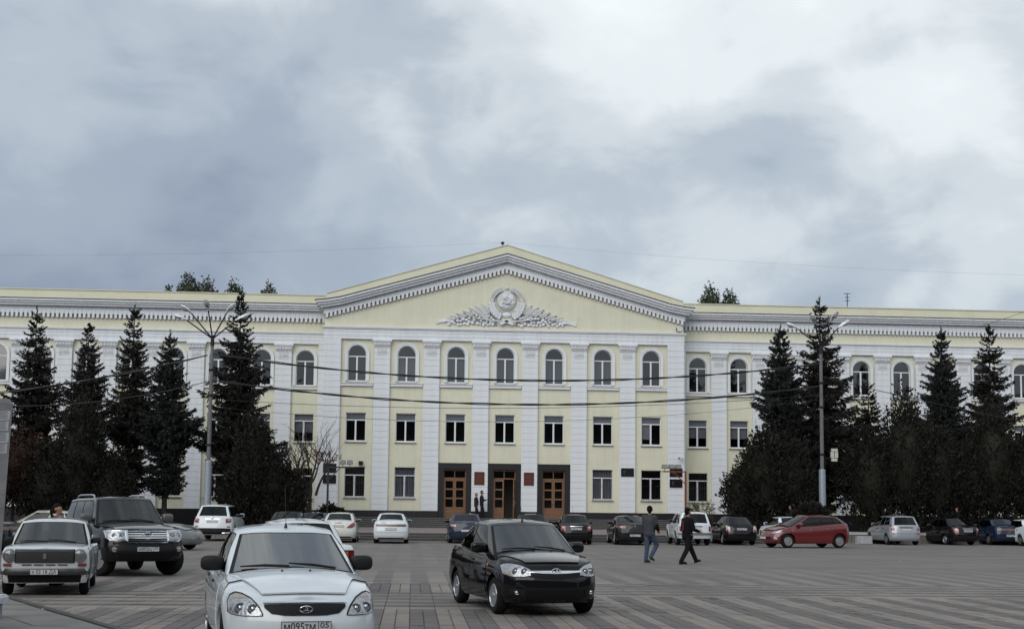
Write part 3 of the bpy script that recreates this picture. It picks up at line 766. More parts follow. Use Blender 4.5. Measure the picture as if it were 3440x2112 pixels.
o = empty('alarm_box', (CX-9.72, D+.16, 4.52), 0, 'small dark box over the ground window by the bare tree', 'alarm box'); MB().box(-.14, .14, -.2, .018, 0, .24).build('casing', M_PLAST, o); MB().tube([(0, -.2, .12), (0, -.24, .12)], .06, 8).build('speaker', M_BLACK, o)
o = empty('junction_box', (CX+12.02, D+.1, 14.02), 0, 'white box at the right end of the pediment', 'box'); MB().box(-.16, .16, -.24, 0, 0, .26).build('casing', M_LHEAD, o); MB().box(-.19, -.161, -.2, -.02, .03, .24).build('bracket', M_PLAST, o)
o = empty('roof_siren', (CX-.3, D+.1, 19.60), 0, 'small dark siren standing on the pediment peak', 'siren'); MB().tube([(0, 0, 0), (0, 0, .32)], .03, 6).build('stem', M_PLAST, o); MB().lathe([(.06, .22), (.13, .28), (.13, .34), (.05, .42), (.0, .43)], 10).build('horn', M_PLAST, o)
o = empty('roof_aerial', (31.48, 92.2, 16.0), 0, 'thin metal aerial standing on the right wing roof', 'aerial')
MB().tube([(0, 0, 0), (0, 0, 1.6)], .03, 6).build('mast', M_PLAST, o)
for z in (1.05, 1.3, 1.58): MB().tube([(-.16-.08*(z > 1.5), 0, z), (.16+.08*(z > 1.5), 0, z)], .025, 5).build('crossbar', M_PLAST, o)
# --- emblem relief
E_ = empty('state_emblem', (CX+.02, D+.10, 14.05), 0, 'white relief emblem with hammer, sickle and wreath on the pediment', 'emblem')
def elip(a, rx, rz, cz): return rx*math.cos(a), cz+rz*math.sin(a)
cz = 1.64
gl = MB(); rows = []
for i in range(7):
    th = math.pi/2*i/6; rows.append([(.70*math.sin(th)*math.cos(2*math.pi*k/24), -.06-.20*math.cos(th), 1.84+.70*math.sin(th)*math.sin(2*math.pi*k/24)) for k in range(25)])
gl.grid(rows); gl.build('globe', M_RELIEF, E_, 60)
land = MB(); r = random.Random(4)
for cx_, cz_, s in ((-.30, 1.62, .30), (.24, 2.10, .26), (.40, 1.70, .14), (-.12, 2.22, .18), (-.02, 1.42, .16)):
    n = 9; poly = []
    for k in range(n): a = 2*math.pi*k/n; q = s*r.uniform(.6, 1.1); poly.append((cx_+q*math.cos(a), cz_+q*math.sin(a)*.8))
    rr = math.hypot(cx_, cz_-1.84); y = -.06-.20*math.sqrt(max(0, 1-(rr/.70)**2))
    land.prism(poly, y-.010, y+.12)
land.build('continent', M_WHITE, E_)
hs = MB()
arc = [(.24*math.cos(a)-.02, -.32, 1.86+.24*math.sin(a)) for a in [R_(-150+k*20) for k in range(13)]]
hs.tube(arc, [.03, .034, .04, .045, .05, .05, .05, .048, .045, .04, .032, .02, .006], 6); hs.tube([(arc[0][0], -.37, arc[0][2]), (arc[0][0]-.14, -.32, arc[0][2]-.12)], .036, 6)
hs.tube([(.28, -.32, 1.58), (-.12, -.32, 2.02)], .03, 6)
hs.add([(x, y, z) for y in (-.37, -.26) for x, z in ((-.24, 1.99), (-.14, 2.15), (-.04, 2.08), (-.12, 1.93))], [(0, 1, 2, 3), (7, 6, 5, 4), (0, 4, 5, 1), (1, 5, 6, 2), (2, 6, 7, 3), (3, 7, 4, 0)])
hs.build('hammer_and_sickle', M_WHITE, E_, 50)
# wreath: wheat ears above, ribbon bands below
for s in (-1, 1):
    wr = MB()
    pts = [(s*(1.06*math.sin(a)), -.08, cz+1.02*(-math.cos(a))) for a in [R_(20+k*10) for k in range(15)]]
    wr.tube(pts, [.14]*3+[.20]*6+[.17, .16, .14, .12, .09, .05], 8)
    wr.build('wreath', M_RELIEF, E_, 50)
    wh = MB()
    for k in range(20):
        a = R_(92+k*3.7)
        for q in (-1, 0, 1):
            rr_ = 1.0+q*.10; x, z = s*(rr_*1.06*math.sin(a)), cz-rr_*1.02*math.cos(a)
            wh.ball((x, -.24, z), (.040, .03, .075), 6, 4)
    wh.build('wheat_ear', M_RELIEF, E_, 50)
    for k in range(7):
        a0, a1 = R_(24+k*10), R_(32.5+k*10); rb = MB(); vs = []
        for y in (-.27, -.05):
            for a, q in ((a0, .80), (a0, 1.24), (a1, 1.24), (a1, .80)): vs.append((s*q*1.02*math.sin(a), y, cz-q*1.0*math.cos(a)))
        rb.add(vs, [(0, 1, 2, 3), (7, 6, 5, 4), (0, 4, 5, 1), (1, 5, 6, 2), (2, 6, 7, 3), (3, 7, 4, 0)]).build('ribbon_wrap', M_WHITE, E_)
sun = MB(); sun.ball((0, -.05, .84), (.36, .16, .19), 16, 8); sun.build('rising_sun', M_WHITE, E_, 60)
ray_ = MB()
for k in range(15):
    a = R_(18+k*144/14); ray_.tube([(.32*math.cos(a), -.08, .90+.14*math.sin(a)), (.74*math.cos(a), -.08, .96+.42*math.sin(a))], [.022, .012], 4)
ray_.build('sun_ray', M_RELIEF, E_)
st = [(math.cos(R_(90+36*k))*(.13 if k % 2 == 0 else .055), 2.72+math.sin(R_(90+36*k))*(.13 if k % 2 == 0 else .055)) for k in range(10)]
MB().prism([p for p in reversed(st)], -.16, 0).build('star', M_WHITE, E_)
MB().prism([(-.95, 1.15), (-.6, .70), (-.2, .50), (.2, .50), (.6, .7), (.95, 1.15), (.8, 2.2), (0, 2.6), (-.8, 2.2)], -.02, .0).build('backplate', M_WALL, E_)
rr = random.Random(21)
for s in (-1, 1):
    bn = MB(); spots = []
    for i in range(400):
        x = rr.uniform(.85, 3.95); hm = min(.80, .92-(x-.9)*.11); z = rr.uniform(.12, max(.3, hm)); q = rr.uniform(.085, .14)
        if all((x-a)**2+(z-b_)**2 > ((q+c)*.80)**2 for a, b_, c in spots): spots.append((x, z, q))
    for x, z, q in spots: bn.ball((s*x, -.075, z), (q, .06, q*.9), 10, 6)
    tag(bn.build('flower_garland', M_WHITE, E_, 60), kind='stuff')
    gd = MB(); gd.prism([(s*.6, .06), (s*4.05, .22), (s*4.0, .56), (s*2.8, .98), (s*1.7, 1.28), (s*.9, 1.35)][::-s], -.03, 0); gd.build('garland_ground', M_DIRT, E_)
    for (x, z, a, l_, w) in ((1.15, .85, 128, .95, .50), (1.45, .78, 138, 1.0, .50), (1.80, .78, 146, .95, .44), (2.25, .72, 154, .85, .38), (2.75, .64, 160, .78, .34), (3.2, .54, 165, .72, .28), (1.2, .60, 152, .8, .42), (3.6, .46, 170, .6, .22), (.95, 1.1, 112, .6, .34)):
        a = R_(a); ca, sa = math.cos(a), math.sin(a)
        lf = [(-.0, 0), (.2*l_, w*.42), (.35*l_, w*.36), (.5*l_, w*.5), (.65*l_, w*.30), (l_, 0), (.65*l_, -w*.30), (.5*l_, -w*.5), (.35*l_, -w*.36), (.2*l_, -w*.42)]
        poly = [(s*(x-(u*ca-v*sa)*1.0), z+(u*sa+v*ca)) for u, v in lf]
        MB().prism(poly if s < 0 else poly[::-1], -.12-.03*rr.random(), 0, .03).build('leaf', M_RELIEF, E_)
        MB().tube([(s*x, -.15, z), (s*(x-l_*.9*ca), -.14, z+l_*.9*sa)], [.016, .006], 4).build('leaf_vein', M_DIRT, E_)
    tail = MB(); T = [(3.6, .32, .11), (4.1, .42, .11), (4.45, .36, .10), (4.8, .25, .10)]
    rows = [[(s*x, -.12-.05*math.sin(i*2), z-w) for i, (x, z, w) in enumerate(T)], [(s*x, -.12-.05*math.sin(i*2), z+w) for i, (x, z, w) in enumerate(T)]]
    tail.grid(rows); back = [[(x, -.0, z) for x, y, z in r_] for r_ in rows]; tail.grid([rows[0], back[0]]); tail.grid([rows[1], back[1]])
    tail.build('ribbon_tail', M_WHITE, E_)
    MB().tube([(s*-.4, -.24, .26), (s*.3, -.26, .36), (s*2.3, -.18, .62)], [.05, .05, .025], 6).build('stalk', M_WHITE, E_)
    MB().prism([(s*-.35, .44), (s*.40, .12), (s*.52, .24), (s*-.2, .56)][::-s], -.30, 0, .02).build('bow', M_WHITE, E_)

# ------------------------------------------------------------------ dark block added unseen behind the viewer, to be mirrored in glass and paint
NB = empty('reflection_block', (4, -24, 0), 0, 'long dark block added behind the viewer for reflections', 'building')
MB().box(-70, 70, -12, 0, 0, 17).build('wall', mat('reflection_block_wall', (.055, .053, .05), .9, var=.3, vscale=.5), NB)
wf = MB().box(-.9, .9, .0, .05, 0, 1.6).mesh('window', mat('dark_window', (.02, .022, .026), .1))
for i in range(46):
    for k in range(5): link('window', wf, NB, (-67.5+i*3, 0, 1.6+k*3.1))
MB().box(-70.4, 70.4, -12.4, .4, 17, 17.4).build('roof', M_FLASH, NB)

for x, lab in ((-80, 'long dark block added out of view at left for reflections'), (92, 'long dark block added out of view at right for reflections')):
    sb_ = empty('reflection_block', (x, 8, 0), R_(90 if x > 0 else -90), lab, 'building')  # side blocks added out of view so car paint and glass mirror something dark
    sgn = 1
    MB().box(-32, 42, 0, 12, 0, 17).build('wall', mat('reflection_block_wall', (.055, .053, .05)), sb_)
    for i in range(24):
        for k in range(5): link('window', wf, sb_, (-30.5+i*3, -.05, 1.6+k*3.1))
    MB().box(-32.4, 42.4, -.4, 12.4, 17, 17.4).build('roof', M_FLASH, sb_)
# ------------------------------------------------------------------ vehicles
def tab(t, pts): return float(np.interp(t, [p[0] for p in pts], [p[1] for p in pts]))
class Shape:
    def __init__(s, p):
        s.p = p; s.L = p['L']; s.W = p['W']; s.zs = p.get('zs', .2); s.top = p['top']
        s.fx = p.get('fx', [(0, -.12), (.12, -.03), (.35, 0), (.6, -.02), (.85, -.07), (1, -.14)])
        s.rx = p.get('rx', [(0, .14), (.12, .05), (.35, .0), (.6, .02), (.85, .05), (1, .10)])
        s.sw = p.get('sw', [(0, .93), (.1, .97), (.3, 1), (.55, 1), (.75, .985), (.9, .95), (1, .90)])
        s.Lf, s.nf, s.Lr, s.nr = p.get('corner', (.75, 2.7, .6, 3.0)); s.pc = p.get('pc', .03)
        s.wr = p['wr']; s.ra = p.get('ra', s.wr+.055); s.ax = p['ax']
        s.c = p['cab']
    def zt(s, x): return sum(tab(min(max(x+d, -s.L/2), s.L/2), s.top) for d in (-.07, -.035, 0, .035, .07))/5
    def h(s, x, z): return (z-s.zs)/max(.05, s.zt(x)-s.zs)
    def ends(s, h): h = min(max(h, 0), 1); return s.L/2+tab(h, s.fx), -s.L/2+tab(h, s.rx)
    def hw(s, x, z):
        h = min(max(s.h(x, z), 0), 1); w = s.W/2*tab(h, s.sw)*(1-s.pc*(2*x/s.L)**2); xf, xr = s.ends(h)
        t = (x-(xf-s.Lf))/s.Lf
        if t > 0: w *= max(0, 1-min(t, 1)**s.nf)**(1/s.nf)
        t = ((xr+s.Lr)-x)/s.Lr
        if t > 0: w *= max(0, 1-min(t, 1)**s.nr)**(1/s.nr)
        return w
    def fascia(s, y, z, rear=False):
        x = -s.L/2+.1 if rear else s.L/2-.1
        for _ in range(6):
            h = min(max(s.h(x, z), 0), 1); w = s.W/2*tab(h, s.sw)*(1-s.pc*.85); xf, xr = s.ends(h); r = min(abs(y)/w, .9995)
            if rear: x = xr+s.Lr-s.Lr*(1-r**s.nr)**(1/s.nr)
            else: x = xf-s.Lf+s.Lf*(1-r**s.nf)**(1/s.nf)
        return x
    def arch(s, x):
        z = 0
        for a in s.ax:
            d = abs(x-a)
            if d < s.ra: z = max(z, s.wr+math.sqrt(s.ra**2-d*d))
        return z
    def crown(s, x):
        return tab(x, s.p.get('crown', [(-s.L/2, .02), (-s.L/2+.3, .05), (s.c['xR0'], .07), (s.c['xA0'], .09), (s.L/2-.4, .06), (s.L/2, .02)]))
    def topz(s, x, y):
        w = max(.05, s.hw(x, s.zt(x))); return s.zt(x)+s.crown(x)*(1-min(1, abs(y)/w)**2.2)
    def body(s):
        V = [0, .05, .12, .22, .34, .46, .58, .70, .80, .88, .94, .98, 1.0]
        cols = []
        nth = 12
        for k in range(nth+1): cols.append(('f', math.pi/2*k/nth))
        xf, xr = s.L/2-s.Lf, -s.L/2+s.Lr; xs = set(np.linspace(xf, xr, 22)[1:-1].tolist())
        for a in s.ax:
            for k in range(-8, 9):
                x = a+s.ra*.9995*math.sin(k/8*math.pi/2)
                if xr < x < xf: xs.add(x)
            for d in (-1.002, 1.002):
                x = a+s.ra*d
                if xr < x < xf: xs.add(x)
        for x in sorted(xs, reverse=True): cols.append(('s', x))
        for k in range(nth+1): cols.append(('r', math.pi/2*(1-k/nth)))
        side = []; tops = []
        for t, q in cols:
            pts = []
            if t == 'f': xn = s.L/2-s.Lf+s.Lf*math.cos(q)**(2/s.nf)-.03
            elif t == 'r': xn = -s.L/2+s.Lr-s.Lr*math.cos(q)**(2/s.nr)+.03
            else: xn = q
            zb = max(s.zs, s.arch(xn)); zt = s.zt(xn)
            zb = min(zb, zt-.04)
            for v in V:
                z = zb+(zt-zb)*v; h = (z-s.zs)/(zt-s.zs); ef, er = s.ends(h); w = s.W/2*tab(h, s.sw)
                if t == 'f': x = ef-s.Lf+s.Lf*math.cos(q)**(2/s.nf); y = w*math.sin(q)**(2/s.nf)
                elif t == 'r': x = er+s.Lr-s.Lr*math.cos(q)**(2/s.nr); y = w*math.sin(q)**(2/s.nr)
                else: x = q; y = w
                y *= 1-s.pc*(2*x/s.L)**2
                # wheel arch flare
                if t == 's' and s.p.get('flare'):
                    for a in s.ax:
                        d = math.hypot(x-a, z-s.wr)-s.ra
                        if 0 <= d < .12: y += s.p['flare']*(1-d/.12)
                pts.append((x, y, z))
            b = pts[0]; pts.insert(0, (b[0], b[1]*.80, b[2]+.01))
            side.append(pts)
        m = MB(); m.grid(side); m.grid([[(x, -y, z) for x, y, z in c] for c in side][::-1])
        rows = []
        for c in side:
            x, y, z = c[-1]; cr = s.crown(x)
            rows.append([(x, y*(1-2*k/12), z+cr*(1-abs(1-2*k/12)**2.2)) for k in range(13)])
        rows = rows[::-1]; b = len(m.v)
        for r in rows: m.v += r
        for i in range(len(rows)-1):
            xm = (rows[i][0][0]+rows[i+1][0][0])/2; hole = s.c['xR0']+s.c.get('bowr', .1)+.05 < xm < s.c['xA0']-s.c.get('bow', .16)-.05
            for j in range(12):
                if hole and 1 <= j <= 10: continue
                m.f.append((b+i*13+j, b+i*13+j+1, b+(i+1)*13+j+1, b+(i+1)*13+j))
        return m
    # --- cabin
    def cab(s, u, t, off=0.0):
        """u in [-1,1] round the cabin: |u|<.25 screen, .25-.75 side, >.75 back glass (0 = front centre, 1 = rear centre); t 0 belt .. 1 roof"""
        c = s.c; sg = 1 if u >= 0 else -1; a = abs(u)
        def ring(top):
            k = 1 if top else 0
            xA = c['xA1'] if top else c['xA0']; xR = c['xR1'] if top else c['xR0']; bf = c.get('bow', .16)*(.7 if top else 1); br = c.get('bowr', .10)*(.7 if top else 1)
            wA, wM, wC = c['wr'] if top else c['wb']
            if a <= .25: q = a/.25; y = wA*q; x = xA-bf*q*q
            elif a >= .75: q = (1-a)/.25; y = wC*q; x = xR+br*q*q
            else:
                q = (a-.25)/.5; x = (xA-bf)*(1-q)+(xR+br)*q
                y = wA*(1-q)**2+2*q*(1-q)*(2*wM-(wA+wC)/2)+wC*q*q
            if top: z = tab(x, c['zr'])-.045*(abs(y)/max(wM, .1))**3
            else: z = s.topz(x, y)-.015
            return Vector((x, y*sg, z))
        p0, p1 = ring(False), ring(True); p = p0.lerp(p1, t)
        bul = c.get('bulge', .03)*math.sin(math.pi*t)
        if .25 < a < .75: p.y += sg*bul
        if off:
            e = .01; du = (s.cab(u+e, t)-s.cab(u-e, t)); dt = (s.cab(u, min(1, t+e))-s.cab(u, max(0, t-e))); n = dt.cross(du)
            if n.length > 1e-9:
                n.normalize()
                if n.dot(Vector((0, sg, .3)) if .25 < a < .75 else Vector((1 if a <= .25 else -1, 0, .4))) < 0: n = -n
                p = p+n*off
        return p
    def cabin(s, wins):
        """painted shell with openings; second list = faces of the black surrounds"""
        us = set([k/8*.25 for k in range(9)]+[.25+.5*k/16 for k in range(1, 17)]+[.75+.25*k/8 for k in range(1, 9)]+[.243]); T = set([0, .2, .4, .6, .8, .93, 1, s.p.get('wt', .90)+.035])
        for a, b_, t0, t1 in wins: us |= {abs(a), abs(b_)}; T |= {t0, t1}
        us = sorted(us); T = sorted(T)
        full = us+[-u for u in us[-2::-1]]
        m = MB(); dark = []; b0 = 0; n = len(full)
        for t in T: m.v += [tuple(s.cab(u, t)) for u in full]
        for j in range(len(T)-1):
            tm = (T[j]+T[j+1])/2
            for i in range(n-1):
                um = (abs(full[i])+abs(full[i+1]))/2
                if any(a < um < b_ and t0 < tm < t1 for a, b_, t0, t1 in wins): continue
                if (um < .243 and tm < s.p.get('wt', .90)+.035 and s.p.get('seal', True)) or (s.p.get('dlo') and s.p['dlo'][0] < um < s.p['dlo'][1] and .03 < tm < .95): dark.append(len(m.f))
                m.f.append((j*n+i, j*n+i+1, (j+1)*n+i+1, (j+1)*n+i))
        # roof
        c = s.c; rows = []
        for u in us:
            p = s.cab(u, 1); rows.append([(p.x, p.y*(1-2*k/10), p.z+.045*(abs(p.y)/max(c['wr'][1], .1))**3*(1-abs(1-2*k/10)**3)+c.get('rcr', .012)*math.sin(math.pi*k/10)) for k in range(11)])
        m.grid(rows); return m, dark
    def cpatch(s, u0, u1, t0, t1, off=.008, nu=10, nt=6, skew=0.0, inset=None):
        rows = []
        for j in range(nt+1):
            t = t0+(t1-t0)*j/nt; rows.append([s.cab(u0+(u1-u0)*i/nu, t, off) for i in range(nu+1)])
        m = MB(); m.grid(rows)
        low = [[s.cab(u0+(u1-u0)*i/nu, t0, -.004) for i in range(nu+1)], [s.cab(u0+(u1-u0)*i/nu, t1, -.004) for i in range(nu+1)]]
        m.grid([rows[0], low[0]]); m.grid([low[1], rows[-1]])
        m.grid([[r[0] for r in rows], [s.cab(u0, t0+(t1-t0)*j/nt, -.004) for j in range(nt+1)]]); m.grid([[r[-1] for r in rows], [s.cab(u1, t0+(t1-t0)*j/nt, -.004) for j in range(nt+1)]])
        return m
    def fpatch(s, st, off=.008, rear=False, ny=12, nz=5, thick=.02):
        """patch on the front or rear fascia; st = [(y, zlo, zhi)]"""
        sg = -1 if rear else 1; ys = np.linspace(st[0][0], st[-1][0], ny+1); rows = []
        lo = [(a, b) for a, b, _ in st]; hi = [(a, c) for a, _, c in st]
        if st[0][0] > st[-1][0]: lo = lo[::-1]; hi = hi[::-1]
        for y in ys:
            a, b = tab(y, lo), tab(y, hi); rows.append([(s.fascia(y, a+(b-a)*k/nz, rear)+sg*off, y*(1+off*.8), a+(b-a)*k/nz) for k in range(nz+1)])
        m = MB(); m.grid(rows)
        bk = [[(x-sg*thick, y, z) for x, y, z in r] for r in rows]
        m.grid([[r[0] for r in rows], [r[0] for r in bk]]); m.grid([[r[-1] for r in rows], [r[-1] for r in bk]]); m.grid([rows[0], bk[0]]); m.grid([rows[-1], bk[-1]])
        return m
    def spatch(s, st, off=.006, sg=1, nx=14, nz=8, thick=.012, arch=True):
        xs = np.linspace(st[0][0], st[-1][0], nx+1); rows = []
        lo = [(a, b) for a, b, _ in st]; hi = [(a, c) for a, _, c in st]
        for x in xs:
            a, b = tab(x, lo), tab(x, hi)
            if arch: a = max(a, s.arch(x)+.025)
            b = max(a+.01, b); rows.append([(x, sg*(s.hw(x, a+(b-a)*k/nz)+off), a+(b-a)*k/nz) for k in range(nz+1)])
        m = MB(); m.grid(rows)
        bk = [[(x, y-sg*thick, z) for x, y, z in r] for r in rows]
        m.grid([[r[0] for r in rows], [r[0] for r in bk]]); m.grid([[r[-1] for r in rows], [r[-1] for r in bk]]); m.grid([rows[0], bk[0]]); m.grid([rows[-1], bk[-1]])
        return m
    def hpatch(s, x0, x1, w0, w1, off=.006, nx=12, ny=14, bow=.0):
        rows = []
        for i in range(nx+1):
            q = i/nx; w = w0+(w1-w0)*q; rows.append([])
            for k in range(ny+1):
                y = w*(1-2*k/ny); x = x0+(x1-bow*(y/max(w1, .1))**2*.6-x0)*q; rows[-1].append((x, y, s.topz(x, y)+off))
        m = MB(); m.grid(rows); bk = [[(x, y, z-.015) for x, y, z in r] for r in rows]
        m.grid([[r[0] for r in rows], [r[0] for r in bk]]); m.grid([[r[-1] for r in rows], [r[-1] for r in bk]]); m.grid([rows[0], bk[0]]); m.grid([rows[-1], bk[-1]])
        return m
def interior(s, car):
    c = s.c; zb = min(s.zt(0), s.zt(-.6)); wb = c['wb'][1]
    MB().box(c['xA0']-.75, c['xA0']-.25, -wb+.08, wb-.08, zb-.3, zb-.02).build('dashboard', M_PLAST, car)
    st = MB(); 
    for sg in (1, -1):
        x = c['xA1']-.42; y = sg*wb*.5
        st.sball((x-.02, y, zb-.06), (.09, .24, .34), .5, 12, 8); st.sball((x-.06, y, zb+.33), (.05, .13, .09), .6, 10, 6); st.tube([(x-.05, y-.05, zb+.2), (x-.05, y-.05, zb+.3)], .01, 5); st.tube([(x-.05, y+.05, zb+.2), (x-.05, y+.05, zb+.3)], .01, 5)
        st.mesh_i = 0
        st.build('seat', M_SEAT, car, 60); st = MB()
    x = max(c['xR0']+.62, c['xA1']-1.35); MB().sball((x, 0, zb-.05), (.10, wb-.12, .30), .45, 14, 8).build('rear_seat', M_SEAT, car, 60)
    q = []
    for k in range(17): a = 2*math.pi*k/16; q.append((c['xA0']-.88+.06*math.sin(a), wb*.5+.18*math.cos(a), zb+.02+.17*math.sin(a)))
    MB().tube(q, .015, 6, False).build('steering_wheel', M_PLAST, car)
    p = s.cab(0, .90); MB().sball((p.x-.06, 0, p.z-.06), (.02, .11, .035), .6, 12, 6).build('interior_mirror', M_PLAST, car, 60)
WM = {}
def wheel_meshes(r, w, style):
    k = (r, w, style)
    if k in WM: return WM[k]
    rr = r*.64 if style != 'suv' else r*.60
    t = MB().lathe([(rr, -w/2), (r*.88, -w/2-.004), (r*.965, -w/2+.02), (r, -w/2+.05), (r, w/2-.05), (r*.965, w/2-.02), (r*.88, w/2+.004), (rr, w/2), (rr*.97, w/2-.05), (rr*.97, -w/2+.05), (rr, -w/2)], 28, 'y')
    # grooves
    tm = t.mesh('tyre', M_RUBBER, 40)
    m = MB(); m.lathe([(rr, w/2-.004), (rr*.96, w/2+.006), (rr*.90, w/2-.012), (rr*.88, w/2-.05)], 28, 'y')
    n = {'five': 5, 'six': 6, 'seven': 7, 'suv': 5}.get(style, 0)
    if n:
        for i in range(n):
            a = 2*math.pi*i/n
            def P(rad, off, y): b = a+off; return (rad*math.cos(b), y, rad*math.sin(b))
            hw_ = (.13 if n > 5 else .19) if style != 'suv' else .24
            ro = rr*.93
            vs = [P(rr*.16, -.34, w/2+.0), P(rr*.16, .34, w/2+.0), P(ro, hw_, w/2-.012), P(ro, -hw_, w/2-.012), P(rr*.16, -.38, w/2-.04), P(rr*.16, .38, w/2-.04), P(ro, hw_*1.15, w/2-.05), P(ro, -hw_*1.15, w/2-.05)]
            m.add(vs, [(0, 1, 2, 3), (0, 4, 5, 1), (1, 5, 6, 2), (2, 6, 7, 3), (3, 7, 4, 0)])
        m.lathe([(rr*.24, w/2-.03), (rr*.22, w/2+.008), (rr*.12, w/2+.014), (0, w/2+.014)], 14, 'y')
        rm = m.mesh('rim', M_ALLOY, 35)
    else:
        m.lathe([(rr*.88, w/2-.035), (rr*.62, w/2-.02), (rr*.5, w/2-.0), (rr*.25, w/2-.01), (rr*.2, w/2+.015), (0, w/2+.02)], 24, 'y')
        rm = m.mesh('rim', M_STEEL if style == 'steel' else M_ALLOY, 35)
    bk = MB().lathe([(rr*.97, w/2-.07), (0, w/2-.07)], 20, 'y').lathe([(rr*.97, -w/2+.02), (0, -w/2+.02)], 20, 'y').mesh('brake_disc', M_BLACK)
    WM[k] = (tm, rm, bk); return WM[k]
def plate(par, x, y, z, rz, txt, w=.52, h=.112, dark=False, region=None):
    o = MB().box(-w/2, w/2, -.008, .01, -h/2, h/2).build('license_plate', M_PLATE, par, loc=(x, y, z), rot=(0, 0, rz))
    b = MB(); e = .006
    for a in ((-w/2, w/2, h/2-e, h/2), (-w/2, w/2, -h/2, -h/2+e), (-w/2, -w/2+e, -h/2, h/2), (w/2-e, w/2, -h/2, h/2)): b.box(a[0], a[1], -.0105, -.0085, a[2], a[3])
    if region: b.box(w*.235, w*.235+e, -.0105, -.0085, -h/2+e, h/2-e)
    b.build('plate_border', M_INK, o)
    if txt:
        if region:
            text(txt, h*.98, M_INK, o, (-w*.13, -.009, 0), (math.pi/2, 0, 0), width=w*.62); text(region, h*.70, M_INK, o, (w*.365, -.009, h*.12), (math.pi/2, 0, 0), width=w*.17)
        else: text(txt, h*.95, M_INK, o, (0, -.009, 0), (math.pi/2, 0, 0), width=w*.86)
    return o
def badge(par, kind, x, y, z, rz, s=1.0):
    """small maker's emblem, built as it looks, facing -y in its own frame"""
    m = MB()
    def ring(rx, rz_, t, cx=0, cz_=0): m.tube([(cx+rx*math.cos(2*math.pi*k/24), -.008, cz_+rz_*math.sin(2*math.pi*k/24)) for k in range(25)], t, 5, False)
    if kind == 'boat':
        ring(.075*s, .038*s, .007*s); m.tube([(-.03*s, -.008, -.014*s), (.03*s, -.008, -.014*s), (.035*s, -.008, -.004*s)], .006*s, 5); m.tube([(-.012*s, -.01, -.012*s), (-.004*s, -.01, .026*s), (.018*s, -.01, .02*s), (.010*s, -.01, -.01*s)], .005*s, 5)
    elif kind == 'ovals': ring(.085*s, .055*s, .008*s); ring(.028*s, .05*s, .006*s); ring(.06*s, .022*s, .006*s, 0, .026*s)
    elif kind == 'disc': m.lathe([(.055*s, .01), (.05*s, -.006), (0, -.01)], 16, 'y')
    elif kind == 'star': ring(.045*s, .045*s, .005*s); [m.tube([(0, -.008, 0), (.045*s*math.cos(R_(90+120*k)), -.008, .045*s*math.sin(R_(90+120*k)))], .005*s, 4) for k in range(3)]
    else: m.box(-.04*s, .04*s, -.012, 0, -.015*s, .015*s)
    return m.build('emblem', M_CHROME, par, loc=(x, y, z), rot=(0, 0, rz))
